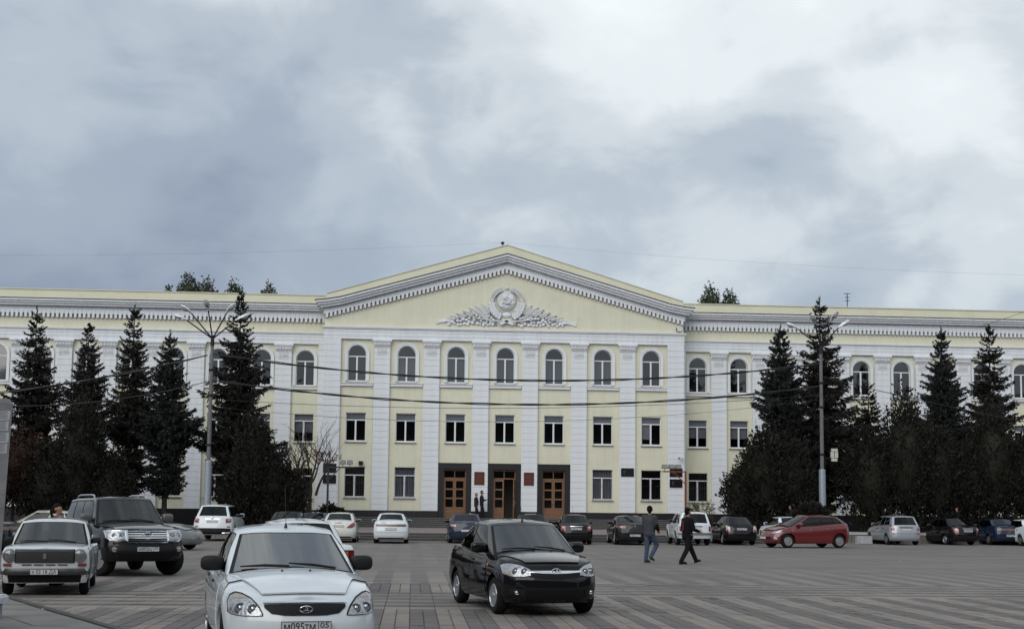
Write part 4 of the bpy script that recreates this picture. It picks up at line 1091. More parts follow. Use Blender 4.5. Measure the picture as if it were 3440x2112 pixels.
def build_car(p, name, label, pnt, loc, heading, group=None, cat='car', scale=1.0, detail=True, steer=0.0):
    """heading: direction of the nose, degrees from +Y clockwise"""
    s = Shape(p); car = empty(name, (loc[0], loc[1], 0), R_(90-heading), label, cat, group, scale)
    body = s.body().build('body', pnt, car, 32, weld=True)
    rg0 = p.get('rg', (.10, .92)); gm = p.get('glass', M_GLASS); gr = p.get('rglassmat', M_GLASSR)
    wt = p.get('wt', .90); wins = [(-.01, .225, .05, wt), (.79, 1.01, rg0[0], rg0[1])]+list(p['win'])
    cm, dark = s.cabin(wins); cme = cm.mesh('roof', p.get('roofmat') or pnt, 38); cme.materials.append(M_BLACK)
    for i in dark: cme.polygons[i].material_index = 1
    link('roof', cme, car); interior(s, car)
    zc = min(s.zt(0), s.zt(-.6))
    MB().box(-s.L/2+.35, s.L/2-.35, -s.W/2+.30, s.W/2-.30, s.zs-.0, zc-.25).box(-s.L/2+.25, s.L/2-.25, -s.W/2+.2, s.W/2-.2, s.zs+.02, s.zs+.05).build('underbody', M_BLACK, car)
    c = s.c
    s.cpatch(-.226, .226, .048, wt+.002, .006, 14).build('windshield', gm, car, 60)
    rows = [[s.cab(.789+.211*i/7, rg0[0]-.004+(rg0[1]-rg0[0]+.008)*j/5, .006) for i in range(8)] for j in range(6)]; rg_ = MB().grid(rows); rg_.grid([[Vector((q.x, -q.y, q.z)) for q in r] for r in rows])
    rg_.build('rear_window', gr, car, 60)
    for sg in (1, -1):
        for a, b, t0, t1 in p['win']: s.cpatch(sg*(a-.001), sg*(b+.001), t0-.004, t1+.004, .006, 8).build('side_window', gr, car, 60)
        for i, (x0, x1) in enumerate(p['doors']):
            d = s.spatch([(x0, s.zs+.06, s.zt(x0)-.03), (x1, s.zs+.06, s.zt(x1)-.03)], .005, sg).build('door', pnt, car, 50)
            hx = x0+.16; hz = s.zt(hx)-p.get('hz', .13); y = s.hw(hx, hz)
            MB().box(hx-.09, hx+.09, sg*(y+.004)-.012, sg*(y+.004)+.03*(1 if sg > 0 else 0)+.0 if sg > 0 else sg*(y)-.0, hz-.016, hz+.016).build('handle', p.get('handle', M_PLAST), d)
        # mirrors
        mx_ = c['xA0']-.62+p.get('mirx', 0); mz = s.zt(mx_)+p.get('mirz', .10); my = s.hw(mx_, s.zt(mx_)-.02); mr = p.get('mir', (.07, .115, .075))
        m = MB(); m.sball((mx_, sg*(my+.012+mr[1]*.62), mz), mr, .6); 
        mo = m.build('mirror', p.get('mirmat', M_PLAST), car, 60)
        MB().tube([(mx_+.02, sg*(my-.10), mz-.06), (mx_, sg*(my+.02), mz-.03)], .03, 6).build('mirror_arm', M_PLAST, mo)
        MB().sball((mx_-mr[0]*.85, sg*(my+.012+mr[1]*.62), mz), (.02, mr[1]*.85, mr[2]*.8), .6).build('mirror_glass', M_GLASS, mo)
    if detail: 
        hx1, hw1 = p.get('hood1', (s.L/2-.24, s.W*.30))
        s.hpatch(c['xA0']+.05, hx1, s.hw(c['xA0'], s.zt(c['xA0']))*.94, hw1, .004, bow=p.get('hoodbow', .10)).build('hood', p.get('roofmat') or pnt, car, 50)
        wp = MB()
        for a, b in ((-.20, -.02), (-.02, .16)):
            q0, q1, q2 = s.cab(b, .03, .03), s.cab((a+b)/2, .055, .035), s.cab(a, .10, .03); wp.tube([q0, q1, q2], [.014, .016, .008], 5)
        wp.build('wiper', M_BLACK, car)
    st = p.get('style', 'steel'); tm, rm, bk = wheel_meshes(s.wr, p.get('tw', .19), st)
    ty = s.W/2-p.get('tw', .19)/2-.03
    for i, x in enumerate(s.ax):
        for sg in (1, -1):
            w = link('wheel', None, car, (x, sg*ty, s.wr), (0, 0, (0 if sg > 0 else math.pi)+(R_(steer) if i == 0 else 0)))
            w.data = None
            link('tyre', tm, w); link('rim', rm, w); link('brake_disc', bk, w)
    for it in p.get('front', []):
        nm, m, stn, off, mirror = it[:5]
        for sg in ((1, -1) if mirror else (1,)):
            s.fpatch([(a*sg, b, d) for a, b, d in stn], off, False, *(it[5] if len(it) > 5 else ())).build(nm, m, car, 60)
    for it in p.get('rear', []):
        nm, m, stn, off, mirror = it[:5]
        for sg in ((1, -1) if mirror else (1,)):
            s.fpatch([(a*sg, b, d) for a, b, d in stn], off, True, *(it[5] if len(it) > 5 else ())).build(nm, m, car, 60)
    for nm, m, stn, off in p.get('side', []):
        for sg in (1, -1): s.spatch(stn, off, sg, nz=3).build(nm, m, car, 60)
    for nm, m, y, z, r in p.get('bowls', []):
        for sg in (1, -1):
            x = s.fascia(y, z)+.016
            MB().lathe([(r, 0), (r*.92, .014), (r*.6, .010), (r*.3, .020), (0, .026)], 16, 'x', (x, sg*y, z)).build(nm, m, car, 50)
    if 'extra' in p: p['extra'](s, car, pnt)
    if p.get('fplate'): y, z, t, rg = p['fplate']; plate(car, s.fascia(y, z)+.018, y, z, math.pi/2, t, region=rg)
    if p.get('rplate'): z, t, rg = p['rplate']; plate(car, s.fascia(0, z, True)-.014, 0, z, -math.pi/2, t, region=rg)
    if p.get('fbadge'): k, z, q = p['fbadge']; badge(car, k, s.fascia(0, z)+.022, 0, z, math.pi/2, q)
    if p.get('rbadge'): k, z, q = p['rbadge']; badge(car, k, s.fascia(0, z, True)-.012, 0, z, -math.pi/2, q)
    return car
def mk(base, **k): d = dict(base); d.update(k); return d
WHITE = paint('white', (.68, .735, .775)); BLACKP = paint('black', (.0085, .0085, .0095), .20); CREAM = paint('cream_white', (.66, .66, .62))
DGREY = paint('dark_grey', (.016, .017, .019)); NAVY = paint('dark_blue', (.018, .028, .055)); DUSTY = mat('dusty_black_paint', (.036, .033, .030), .30, coat=.8, var=.3, vscale=2.5)
BLUE = paint('blue', (.011, .020, .046)); SILVER = paint('silver', (.36, .38, .42), .3, .35)
REDP = paint('red', (.125, .008, .010)); BEIGE = paint('pale_beige', (.40, .39, .33)); GREYP = paint('grey', (.13, .14, .14))
# ---- sedan with rounded light units
def antenna(s, car, pnt):
    x = s.c['xA1']-.10; z = s.cab(.0, 1).z
    m = MB().lathe([(.028, 0), (.02, .03), (.008, .075)], 10, 'z', (x, 0, z)).tube([(x, 0, z+.07), (x-.19, 0, z+.52)], .0035, 5); m.build('antenna', M_PLAST, car)
    w = MB()
    for y in (-.155, .155): w.ball((s.c['xA0']+.16, y, s.topz(s.c['xA0']+.16, y)+.008), .013, 8, 5)
    w.build('washer_jet', M_BLACK, car)
def grille_bars(y, z0, z1, n, m=None, nm='grille_bar'):
    def f(s, car, pnt):
        for k in range(n):
            z = z0+(z1-z0)*k/max(1, n-1); s.fpatch([(-y, z-.008, z+.008), (y, z-.008, z+.008)], .016, nz=1).build(nm, m or M_CHROME, car)
    return f
def multi(*fs):
    def f(s, car, pnt):
        for g_ in fs: g_(s, car, pnt)
    return f
PRIORA = dict(L=4.35, W=1.68, zs=.20, wr=.29, ax=(1.345, -1.147), style='six',
    top=[(-2.175, .92), (-1.9, 1.0), (-1.3, .99), (-.6, .95), (.4, .92), (.95, .905), (1.5, .85), (1.9, .77), (2.175, .70)],
    cab=dict(xA0=1.06, xA1=.22, xR1=-.95, xR0=-1.62, bow=.20, bowr=.16, wb=(.735, .77, .68), wr=(.545, .57, .52), zr=[(-1.3, 1.37), (-.5, 1.435), (-.1, 1.42), (.3, 1.375)]),
    dlo=(.27, .735), win=[(.275, .485, .10, .90), (.505, .64, .08, .90), (.65, .715, .08, .86)], doors=[(-.18, .83), (-1.02, -.20)],
    handle=M_PLAST, mirmat=M_PLAST, mir=(.075, .135, .085),
    front=[('headlight_rim', M_BLACK, [(.435, .556, .580), (.47, .554, .655), (.55, .552, .735), (.63, .55, .775), (.70, .555, .785), (.755, .565, .75), (.775, .58, .69)], .006, True),
           ('headlight', M_LAMP, [(.445, .562, .578), (.48, .560, .645), (.55, .558, .722), (.63, .557, .762), (.69, .56, .772), (.745, .572, .742), (.765, .586, .69)], .014, True),
           ('turn_signal', mat('amber_lens', (.40, .33, .25), .15, coat=1), [(.60, .73, .745), (.64, .728, .756), (.69, .726, .760), (.71, .722, .748)], .018, True),
           ('grille', M_BLACK, [(-.42, .640, .668), (-.37, .585, .670), (-.2, .562, .676), (.2, .562, .676), (.37, .585, .670), (.42, .640, .668)], .010, False),
           ('hood_lip', M_CHROME, [(-.43, .684, .697), (0, .692, .706), (.43, .684, .697)], .016, False),
           ('lower_grille', M_BLACK, [(-.5, .25, .33), (.5, .25, .33)], .008, False),
           ('bumper_seam', M_PLAST, [(-.70, .372, .378), (.70, .372, .378)], .008, False)],
    bowls=[('lamp_bowl', M_BOWL, .54, .624, .055), ('lamp_bowl', M_BOWL, .66, .628, .062)],
    glass=M_GLASSB, fplate=(0, .452, 'м095тм', '05'), fbadge=('boat', .622, .9), rear=[('taillight', M_RED, [(.52, .66, .90), (.66, .66, .93), (.74, .70, .95)], .01, True), ('taillight_lens', M_CLEAR, [(.56, .78, .86), (.68, .78, .88)], .016, True), ('trunk_strip', M_CHROME, [(-.30, .865, .89), (.30, .865, .89)], .014, False), ('bumper_strip', M_PLAST, [(-.74, .42, .46), (.74, .42, .46)], .012, False)],
    rplate=(.76, 'а995ек', '05'), rg=(.06, .93), extra=antenna, hood1=(1.99, .44), hoodbow=.10)
GRANTA = dict(roofmat=DUSTY, glass=pane_mat('film_glass', (.16, .17, .19), 2.6), L=4.26, W=1.70, zs=.21, wr=.30, ax=(1.30, -1.176), style='seven', steer=8,
    top=[(-2.13, .96), (-1.85, 1.03), (-1.3, 1.02), (-.6, .985), (.4, .95), (.95, .945), (1.45, .91), (1.85, .85), (2.13, .77)],
    fx=[(0, -.14), (.12, -.04), (.35, 0), (.6, -.01), (.85, -.05), (1, -.12)],
    cab=dict(xA0=1.16, xA1=.28, xR1=-1.0, xR0=-1.60, bow=.19, bowr=.14, wb=(.75, .785, .69), wr=(.575, .60, .55), zr=[(-1.3, 1.45), (-.5, 1.51), (0, 1.495), (.35, 1.455)]),
    dlo=(.27, .735), win=[(.275, .485, .10, .90), (.50, .645, .08, .90), (.655, .72, .08, .86)], doors=[(-.16, .86), (-1.04, -.18)],
    handle=M_BLACK, mirmat=BLACKP, mir=(.08, .135, .09),
    front=[('headlight_rim', M_BLACK, [(.40, .645, .755), (.52, .625, .815), (.66, .62, .845), (.745, .64, .84), (.79, .67, .80)], .006, True),
           ('headlight', M_LAMP, [(.41, .655, .745), (.52, .635, .805), (.66, .63, .833), (.74, .65, .828), (.78, .675, .795)], .014, True),
           ('turn_signal', mat('amber_lens', (.40, .33, .25), .15), [(.70, .66, .72), (.75, .665, .73)], .018, True),
           ('grille', M_BLACK, [(-.42, .625, .79), (0, .60, .80), (.42, .625, .79)], .008, False),
           ('chrome_bar', M_CHROME, [(-.43, .705, .728), (-.2, .685, .728), (0, .68, .728), (.2, .685, .728), (.43, .705, .728)], .018, False),
           ('lower_grille', M_BLACK, [(-.48, .27, .42), (.48, .27, .42)], .008, False),
           ('fog_lamp_bezel', M_PLAST, [(.50, .33, .42), (.70, .36, .44)], .01, True)],
    bowls=[('lamp_bowl', M_BOWL, .51, .715, .055), ('lamp_bowl', M_BOWL, .63, .715, .06), ('fog_lamp', M_BOWL, .62, .385, .038)],
    fbadge=('boat', .725, .95),
    side=[('turn_repeater', M_AMBER, [(.955, .77, .80), (1.0, .77, .80)], .012), ('side_moulding', BLACKP, [(-.75, .52, .56), (.85, .50, .54)], .012)],
    rear=[('taillight', M_RED, [(.55, .70, .95), (.74, .72, .96)], .01, True)],
    extra=antenna, hood1=(1.94, .45), hoodbow=.10)
def suv_extra(s, car, pnt):
    for sg in (1, -1):
        z = s.cab(sg*.5, 1).z; y = sg*(s.c['wr'][1]-.06)
        MB().tube([(.1, y, z-.02), (.0, y, z+.075), (-.25, y, z+.09), (-1.25, y, z+.085), (-1.5, y, z+.06), (-1.6, y, z-.02)], .022, 7).build('roof_rail', M_ALLOY, car)
    for k in range(5):
        z = .865+.052*k; s.fpatch([(-.46, z-.010, z+.012), (.46, z-.010, z+.012)], .030, nz=2).build('grille_bar', M_CHROME, car)
LC = dict(roofmat=mat('dusty_black_pearl', (.020, .019, .018), .26, coat=.9, var=.3, vscale=2.5), L=4.95, W=1.97, zs=.36, wr=.39, ra=.47, ax=(1.53, -1.32), style='suv', tw=.27, pc=.02, flare=.035, steer=-22,
    top=[(-2.47, 1.15), (-2.2, 1.22), (-1.3, 1.22), (-.4, 1.20), (.6, 1.20), (1.05, 1.195), (1.6, 1.17), (2.1, 1.12), (2.475, 1.04)],
    fx=[(0, -.20), (.10, -.08), (.3, 0), (.42, 0), (.50, -.05), (.8, -.07), (1, -.14)], rx=[(0, .12), (.2, .0), (.5, .02), (1, .06)], corner=(.62, 3.2, .5, 3.6),
    sw=[(0, .93), (.1, .97), (.3, 1), (.55, 1), (.75, .985), (.9, .955), (1, .92)],
    cab=dict(xA0=1.12, xA1=.42, xR1=-2.10, xR0=-2.34, bow=.18, bowr=.10, wb=(.87, .895, .84), wr=(.68, .72, .69), zr=[(-2.3, 1.82), (-1.2, 1.885), (0, 1.89), (.5, 1.86)]),
    dlo=(.27, .735), win=[(.275, .415, .08, .88), (.43, .56, .08, .88), (.58, .715, .08, .86)], doors=[(-.10, .92), (-1.02, -.12)], hz=.17, mir=(.10, .14, .12), mirz=.16, mirx=.15, mirmat=paint('mirror_grey', (.09, .09, .095)), handle=M_CHROME, 
    front=[('headlight_rim', M_CHROME, [(.50, .855, 1.095), (.70, .80, 1.10), (.85, .86, 1.10), (.915, .90, 1.08)], .010, True),
           ('headlight', M_LAMP, [(.515, .875, 1.075), (.70, .83, 1.083), (.84, .875, 1.083), (.90, .91, 1.065)], .018, True),
           ('grille', M_BLACK, [(-.49, .86, 1.10), (-.42, .82, 1.115), (.42, .82, 1.115), (.49, .86, 1.10)], .010, False),
           ('grille_frame', M_CHROME, [(-.51, 1.085, 1.105), (0, 1.10, 1.125), (.51, 1.085, 1.105)], .03, False),
           ('grille_frame', M_CHROME, [(-.47, .80, .825), (.47, .80, .825)], .03, False),
           ('grille_frame', M_CHROME, [(.455, .82, 1.10), (.50, .84, 1.10)], .03, True, (2, 4)),
           ('lower_grille', M_BLACK, [(-.62, .44, .58), (.62, .44, .58)], .010, False),
           ('bumper_lower', M_BLACK, [(-.93, .40, .83), (.93, .40, .83)], .004, False), ('fog_bezel', M_BLACK, [(.66, .56, .74), (.86, .58, .74)], .008, True)],
    bowls=[('lamp_bowl', M_BOWL, .60, .975, .07), ('lamp_bowl', M_BOWL, .76, .975, .06), ('fog_lamp', M_LAMP, .765, .655, .065)],
    fplate=(.0, .655, 'м002ву', '05'), fbadge=('ovals', .97, 1.35), extra=suv_extra, rear=[], hood1=(2.25, .70), hoodbow=.08)
def zhig_extra(s, car, pnt):
    # chrome bumper blade, round lamps, fine grille bars
    b = []
    for k in range(17):
        y = -.80+1.6*k/16; b.append((s.fascia(y*.97, .46)+.07-.10*abs(y/.8)**6, y, .455))
    m = MB()
    rows = [[(x-.0-.02*abs(dz_), y, z+dz_*.062) for x, y, z in b] for dz_ in (-1, -.6, 0, .6, 1)]; rows += [[(x-.06, y, z+.062) for x, y, z in b], [(x-.06, y, z-.062) for x, y, z in b], rows[0]]
    m.grid(rows).build('bumper', mat('dull_chrome', (.10, .10, .102), .42, metal=.7, var=.3, vscale=8), car, 40)
    for k in range(13):
        z = .632+.0192*k; s.fpatch([(-.50, z-.0045, z+.0045), (.50, z-.0045, z+.0045)], .026, nz=1).build('grille_bar', mat('grille_grey', (.13, .13, .135), .4, metal=.5), car)
    for sg in (1, -1):
        x = s.fascia(.655, .755)+.0
        MB().lathe([(.128, -.03), (.132, .025), (.116, .045), (.108, .03)], 22, 'x', (x, sg*.625, .755)).build('headlamp_rim', mat('worn_chrome', (.42, .42, .43), .3, metal=.8), car, 40)
        MB().lathe([(.11, .012), (.108, .03), (.065, .048), (0, .055)], 20, 'x', (x, sg*.625, .755)).build('headlight', mat('old_lamp_glass', (.20, .205, .21), .15, metal=.3, coat=1, var=.3, vscale=25), car, 50)
        s.fpatch([(sg*.585, .555, .605), (sg*.735, .555, .605)], .02).build('turn_signal', mat('dark_red_lens', (.20, .03, .02), .2, coat=1), car)
    for y0 in (-.40, -.19, .02, .23): s.fpatch([(y0, .575, .592), (y0+.17, .575, .592)], .014, nz=1).build('air_slot', M_BLACK, car)
    MB().box(-.03, .03, -.02, 0, -.05, .05).build('emblem', M_STEEL, car, loc=(s.fascia(0, .745)+.028, 0, .745), rot=(0, 0, math.pi/2))
    plate(car, b[8][0]+.012, .0, .455, math.pi/2, 'к 02 18 ДА', .50, .105)
ZHIG = dict(glass=M_GLASSC, L=4.07, W=1.61, zs=.24, wr=.295, ra=.345, ax=(1.38, -1.04), style='steel', tw=.165, pc=.02,
    top=[(-2.03, .90), (-1.7, .94), (-1.2, .95), (-.4, .93), (.6, .92), (1.0, .92), (1.5, .91), (1.9, .885), (2.035, .87)],
    fx=[(0, -.10), (.2, -.05), (.5, -.03), (.8, -.01), (.95, -.01), (1, -.04)], rx=[(0, .1), (.3, .03), (.8, .03), (1, .06)], corner=(.26, 3.0, .24, 3.0), sw=[(0, .94), (.1, .97), (.4, 1), (.7, .995), (.9, .975), (1, .94)],
    crown=[(-2.03, .015), (-1.2, .04), (.9, .05), (1.6, .045), (2.03, .02)],
    cab=dict(xA0=.84, xA1=.30, xR1=-.98, xR0=-1.42, bow=.12, bowr=.10, wb=(.735, .755, .70), wr=(.59, .61, .57), zr=[(-1.2, 1.37), (-.3, 1.43), (.35, 1.405)], rcr=.02),
    win=[(.275, .48, .10, .88), (.505, .715, .10, .88)], doors=[(-.28, .66), (-1.05, -.30)], mir=(.04, .09, .06), mirz=.08, mirx=.1, handle=M_CHROME, hood1=(1.96, .70), hoodbow=.02,
    wt=.88, front=[('grille', M_BLACK, [(-.53, .618, .875), (.53, .618, .875)], .010, False), ('valance', M_BLACK, [(-.76, .25, .40), (.76, .25, .40)], .006, False)], extra=zhig_extra)
V2105 = dict(L=4.13, W=1.62, zs=.24, wr=.295, ra=.345, ax=(1.38, -1.04), style='steel', tw=.165, pc=.02,
    top=[(-2.06, .92), (-1.7, .945), (-1.2, .95), (.9, .92), (1.9, .88), (2.065, .86)], corner=(.24, 3.2, .20, 3.4), fx=[(0, -.08), (1, -.02)], rx=[(0, .06), (.3, .0), (.9, .0), (1, .04)], sw=[(0, .94), (.1, .97), (.4, 1), (.7, .995), (.9, .975), (1, .94)],
    cab=dict(xA0=.84, xA1=.30, xR1=-.98, xR0=-1.42, bow=.12, bowr=.10, wb=(.735, .755, .70), wr=(.59, .61, .57), zr=[(-1.2, 1.375), (-.3, 1.435), (.35, 1.41)], rcr=.02),
    win=[(.275, .48, .10, .88), (.505, .715, .10, .88)], doors=[(-.28, .66), (-1.05, -.30)], mir=(.04, .09, .06), handle=M_CHROME,
    rear=[('taillight_frame', M_BLACK, [(.42, .66, .85), (.775, .66, .85)], .006, True), ('taillight', M_RED, [(.655, .69, .825), (.745, .69, .825)], .014, True), ('reverse_lamp', M_CLEAR, [(.44, .69, .83), (.53, .69, .83)], .014, True), ('turn_signal', M_AMBER, [(.54, .69, .83), (.63, .69, .83)], .014, True), ('bumper', M_STEEL, [(-.79, .43, .53), (.79, .43, .53)], .05, False)], rplate=(.74, '', None))
def rails(s, car, pnt):
    for sg in (1, -1):
        z = s.cab(sg*.5, 1).z; y = sg*(s.c['wr'][1]-.06)
        MB().tube([(.0, y, z-.02), (-.1, y, z+.05), (-1.3, y, z+.05), (-1.45, y, z-.02)], .018, 6).build('roof_rail', M_ALLOY, car)
def high_extra(s, car, pnt):
    for sg in (1, -1): MB().tube([(-s.L/2-.02, sg*.50, .38), (-s.L/2-.05, sg*.62, .39), (-s.L/2-.0, sg*.86, .40), (-s.L/2+.35, sg*.92, .40)], .04, 8).build('bumper_tube', M_CHROME, car)
HIGH = dict(L=4.79, W=1.91, zs=.30, wr=.37, ra=.43, ax=(1.42, -1.37), style='five', tw=.24,
    top=[(-2.39, 1.10), (-2.1, 1.16), (-1.3, 1.15), (.9, 1.10), (1.6, 1.06), (2.395, .92)], corner=(.7, 2.8, .5, 3.0), rx=[(0, .10), (.12, .0), (.4, .02), (.7, .05), (1, .10)],
    cab=dict(xA0=1.25, xA1=.35, xR1=-1.85, xR0=-2.25, bow=.18, bowr=.14, wb=(.84, .87, .80), wr=(.64, .68, .62), zr=[(-2.1, 1.68), (-1, 1.75), (.4, 1.72)]),
    dlo=(.27, .735), win=[(.275, .42, .08, .88), (.44, .57, .08, .88), (.59, .715, .08, .86)], doors=[(-.12, .92), (-1.05, -.14)], mir=(.09, .13, .10), mirmat=WHITE, rg=(.10, .90),
    rear=[('taillight', M_RED, [(.62, .87, 1.06), (.80, .88, 1.08), (.86, .90, 1.07)], .012, True), ('taillight_lens', M_CLEAR, [(.70, .99, 1.04), (.83, 1.0, 1.05)], .018, True), ('trunk_strip', M_CHROME, [(-.34, 1.045, 1.065), (.34, 1.045, 1.065)], .012, False),
          ('bumper', M_BLACK, [(-.84, .33, .60), (-.5, .33, .62), (.5, .33, .62), (.84, .33, .60)], .02, False), ('reflector', M_RED, [(.68, .66, .71), (.82, .66, .71)], .012, True)], rplate=(.93, '', None), rbadge=('ovals', 1.09, .8), extra=high_extra)
def sedan(L, W, H, belt, deck, rear, **k):
    d = dict(L=L, W=W, zs=.21, wr=.30, ax=(L/2-.85, -L/2+1.02), style='five', tw=.20,
        top=[(-L/2, deck-.06), (-L/2+.25, deck), (-L/2+.9, deck), (-.5, belt+.01), (.5, belt), (.95, belt-.02), (1.5, belt-.07), (L/2-.25, belt-.2), (L/2, belt-.27)],
        cab=dict(xA0=1.02, xA1=.15, xR1=-1.0, xR0=-L/2+.55, bow=.18, bowr=.14, wb=(W/2-.10, W/2-.065, W/2-.15), wr=(W/2-.27, W/2-.25, W/2-.29), zr=[(-1.3, H-.05), (-.4, H), (.3, H-.02)]),
        dlo=(.27, .735), win=[(.275, .485, .09, .90), (.505, .65, .08, .90), (.66, .72, .08, .84)], doors=[(-.18, .83), (-1.02, -.20)], rear=rear)
    d.update(k); return d
tl = lambda y0, y1, z0, z1, m=None: ('taillight', m or M_RED, [(y0, z0, z1), (y1, z0+.02, z1)], .012, True)
MERC = sedan(4.50, 1.72, 1.42, .93, 1.0, [('taillight', M_RED, [(.40, .70, .74), (.60, .70, .90), (.70, .74, .965), (.765, .80, .96)], .012, True), ('trunk_handle', M_PLAST, [(-.20, .925, .94), (.20, .925, .94)], .012, False), ('bumper_shade', M_PLAST, [(-.6, .24, .30), (.6, .24, .30)], .01, False)], rplate=(.79, '', None), mirmat=CREAM, corner=(.7, 2.7, .45, 3.2), rbadge=('star', .97, .8))
L110 = sedan(4.265, 1.68, 1.42, .93, 1.04, [('taillight_strip', mat('smoked_red_lens', (.13, .075, .06), .25, coat=.6), [(-.70, .80, .91), (.70, .80, .91)], .012, False), ('bumper_seam', M_PLAST, [(-.72, .52, .528), (.72, .52, .528)], .008, False), ('bumper_shade', M_BLACK, [(-.6, .22, .28), (.6, .22, .28)], .01, False), ('script_badge', M_PLAST, [(.22, .965, .98), (.46, .965, .98)], .01, False)], rplate=(.68, '', None), rbadge=('bar', .965, .35), mirmat=WHITE, corner=(.7, 2.7, .4, 3.3), style='steel')
MAZDA = sedan(4.55, 1.76, 1.43, .94, 1.02, [('taillight', mat('pale_red_lens', (.42, .24, .20), .2, coat=1), [(.50, .80, .91), (.76, .82, .93)], .012, True)], rplate=(.62, '', None), mirmat=DGREY)
PASSAT = sedan(4.80, 1.855, 1.41, .95, 1.02, [tl(.46, .86, .80, .93), ('taillight_lens', M_CLEAR, [(.60, .85, .90), (.72, .86, .91)], .02, True), ('bumper_seam', M_PLAST, [(-.8, .56, .57), (.8, .56, .57)], .01, False)], rplate=(.47, 'м060ох', '05'), rbadge=('disc', .93, 1.1), mirmat=DGREY, wr=.33, handle=M_CHROME)
GREY2 = sedan(4.5, 1.76, 1.44, .94, 1.02, [tl(.5, .78, .78, .92)], rplate=(.7, '', None), mirmat=DGREY)
HATCH = dict(mk(L110), L=4.17, top=[(-2.08, .92), (-1.8, 1.0), (-1.3, .98), (-.5, .94), (.95, .90), (1.5, .84), (1.9, .72), (2.08, .66)], ax=(1.30, -1.18),
    cab=dict(xA0=1.0, xA1=.15, xR1=-1.1, xR0=-1.92, bow=.18, bowr=.14, wb=(.735, .77, .66), wr=(.56, .58, .54), zr=[(-1.3, 1.37), (-.4, 1.43), (.3, 1.40)]),
    rear=[('taillight', M_CLEAR, [(.58, .66, .92), (.70, .66, .97), (.76, .70, .96)], .012, True), ('taillight_lens', M_RED, [(.60, .66, .76), (.74, .67, .77)], .018, True), ('spoiler', BLACKP, [(-.66, .985, 1.01), (.66, .985, 1.01)], .05, False)], rplate=(.80, 'а474кс', '05'), mirmat=BLACKP, style='five', rbadge=None)
def niva_extra(s, car, pnt):
    MB().tube([(-s.L/2-.02, -.02, 1.12), (-s.L/2-.03, .15, 1.04)], .012, 5).build('rear_wiper', M_BLACK, car)
NIVA = dict(L=3.72, W=1.68, zs=.34, wr=.34, ra=.41, ax=(1.14, -1.06), style='steel', tw=.18, pc=.02, flare=.03,
    top=[(-1.86, 1.02), (-1.6, 1.03), (0, 1.02), (.7, 1.02), (1.2, 1.0), (1.7, .97), (1.86, .95)], corner=(.24, 3.0, .22, 3.2), fx=[(0, -.06), (1, -.03)], rx=[(0, .06), (.2, .0), (1, .03)], sw=[(0, .95), (.15, .99), (.5, 1), (.8, .98), (1, .94)],
    cab=dict(xA0=.72, xA1=.28, xR1=-1.58, xR0=-1.80, bow=.12, bowr=.06, wb=(.74, .77, .74), wr=(.60, .625, .60), zr=[(-1.7, 1.60), (-.8, 1.64), (.3, 1.61)], rcr=.02),
    win=[(.275, .44, .10, .86), (.46, .70, .10, .86)], doors=[(-.35, .70)], mir=(.05, .10, .08), mirz=.16, rg=(.12, .88),
    rear=[('taillight', M_RED, [(.66, .68, .93), (.765, .68, .93)], .012, True), ('bumper', mat('grey_bumper', (.14, .145, .15), .45, metal=.4), [(-.80, .52, .62), (.80, .52, .62)], .06, False), ('tailgate_trim', M_PLAST, [(-.34, .90, .94), (.34, .90, .94)], .012, False)], rplate=(.78, '', None), extra=niva_extra)
ACC = dict(L=4.115, W=1.70, zs=.20, wr=.305, ax=(1.25, -1.32), style='six', tw=.20,
    top=[(-2.05, 1.02), (-1.8, 1.10), (-1.2, 1.06), (-.2, .98), (.6, .93), (1.0, .92), (1.5, .85), (1.85, .74), (2.06, .64)], corner=(.85, 2.5, .6, 2.9),
    cab=dict(xA0=1.28, xA1=.25, xR1=-1.45, xR0=-1.92, bow=.20, bowr=.16, wb=(.74, .78, .68), wr=(.56, .585, .54), zr=[(-1.7, 1.38), (-1.1, 1.43), (-.3, 1.455), (.3, 1.43)]),
    dlo=(.27, .715), win=[(.275, .475, .10, .90), (.49, .63, .12, .90), (.64, .70, .22, .82)], doors=[(-.12, .92), (-1.0, -.14)], mirmat=REDP, handle=M_CHROME, hz=.16, mir=(.08, .12, .08),
    front=[('headlight', M_LAMP, [(.50, .62, .70), (.66, .66, .78), (.74, .70, .82)], .012, True), ('grille', M_BLACK, [(-.5, .38, .50), (.5, .38, .50)], .010, False), ('fog_lamp', M_LAMP, [(.62, .36, .46), (.72, .36, .46)], .014, True)],
    side=[('headlight_sweep', M_LAMP, [(1.50, .775, .785), (1.66, .715, .755), (1.80, .665, .715)], .010), ('turn_repeater', M_CLEAR, [(.98, .78, .80), (1.03, .78, .80)], .012), ('body_crease', REDP, [(-1.7, .86, .88), (.9, .70, .715)], .010), ('taillight_sweep', M_RED, [(-1.90, .92, 1.07), (-1.70, 1.02, 1.07)], .010)],
    rear=[('taillight', M_RED, [(.50, .88, 1.06), (.72, .90, 1.09)], .012, True)], rplate=(.70, '', None), fplate=(0, .44, '', None))
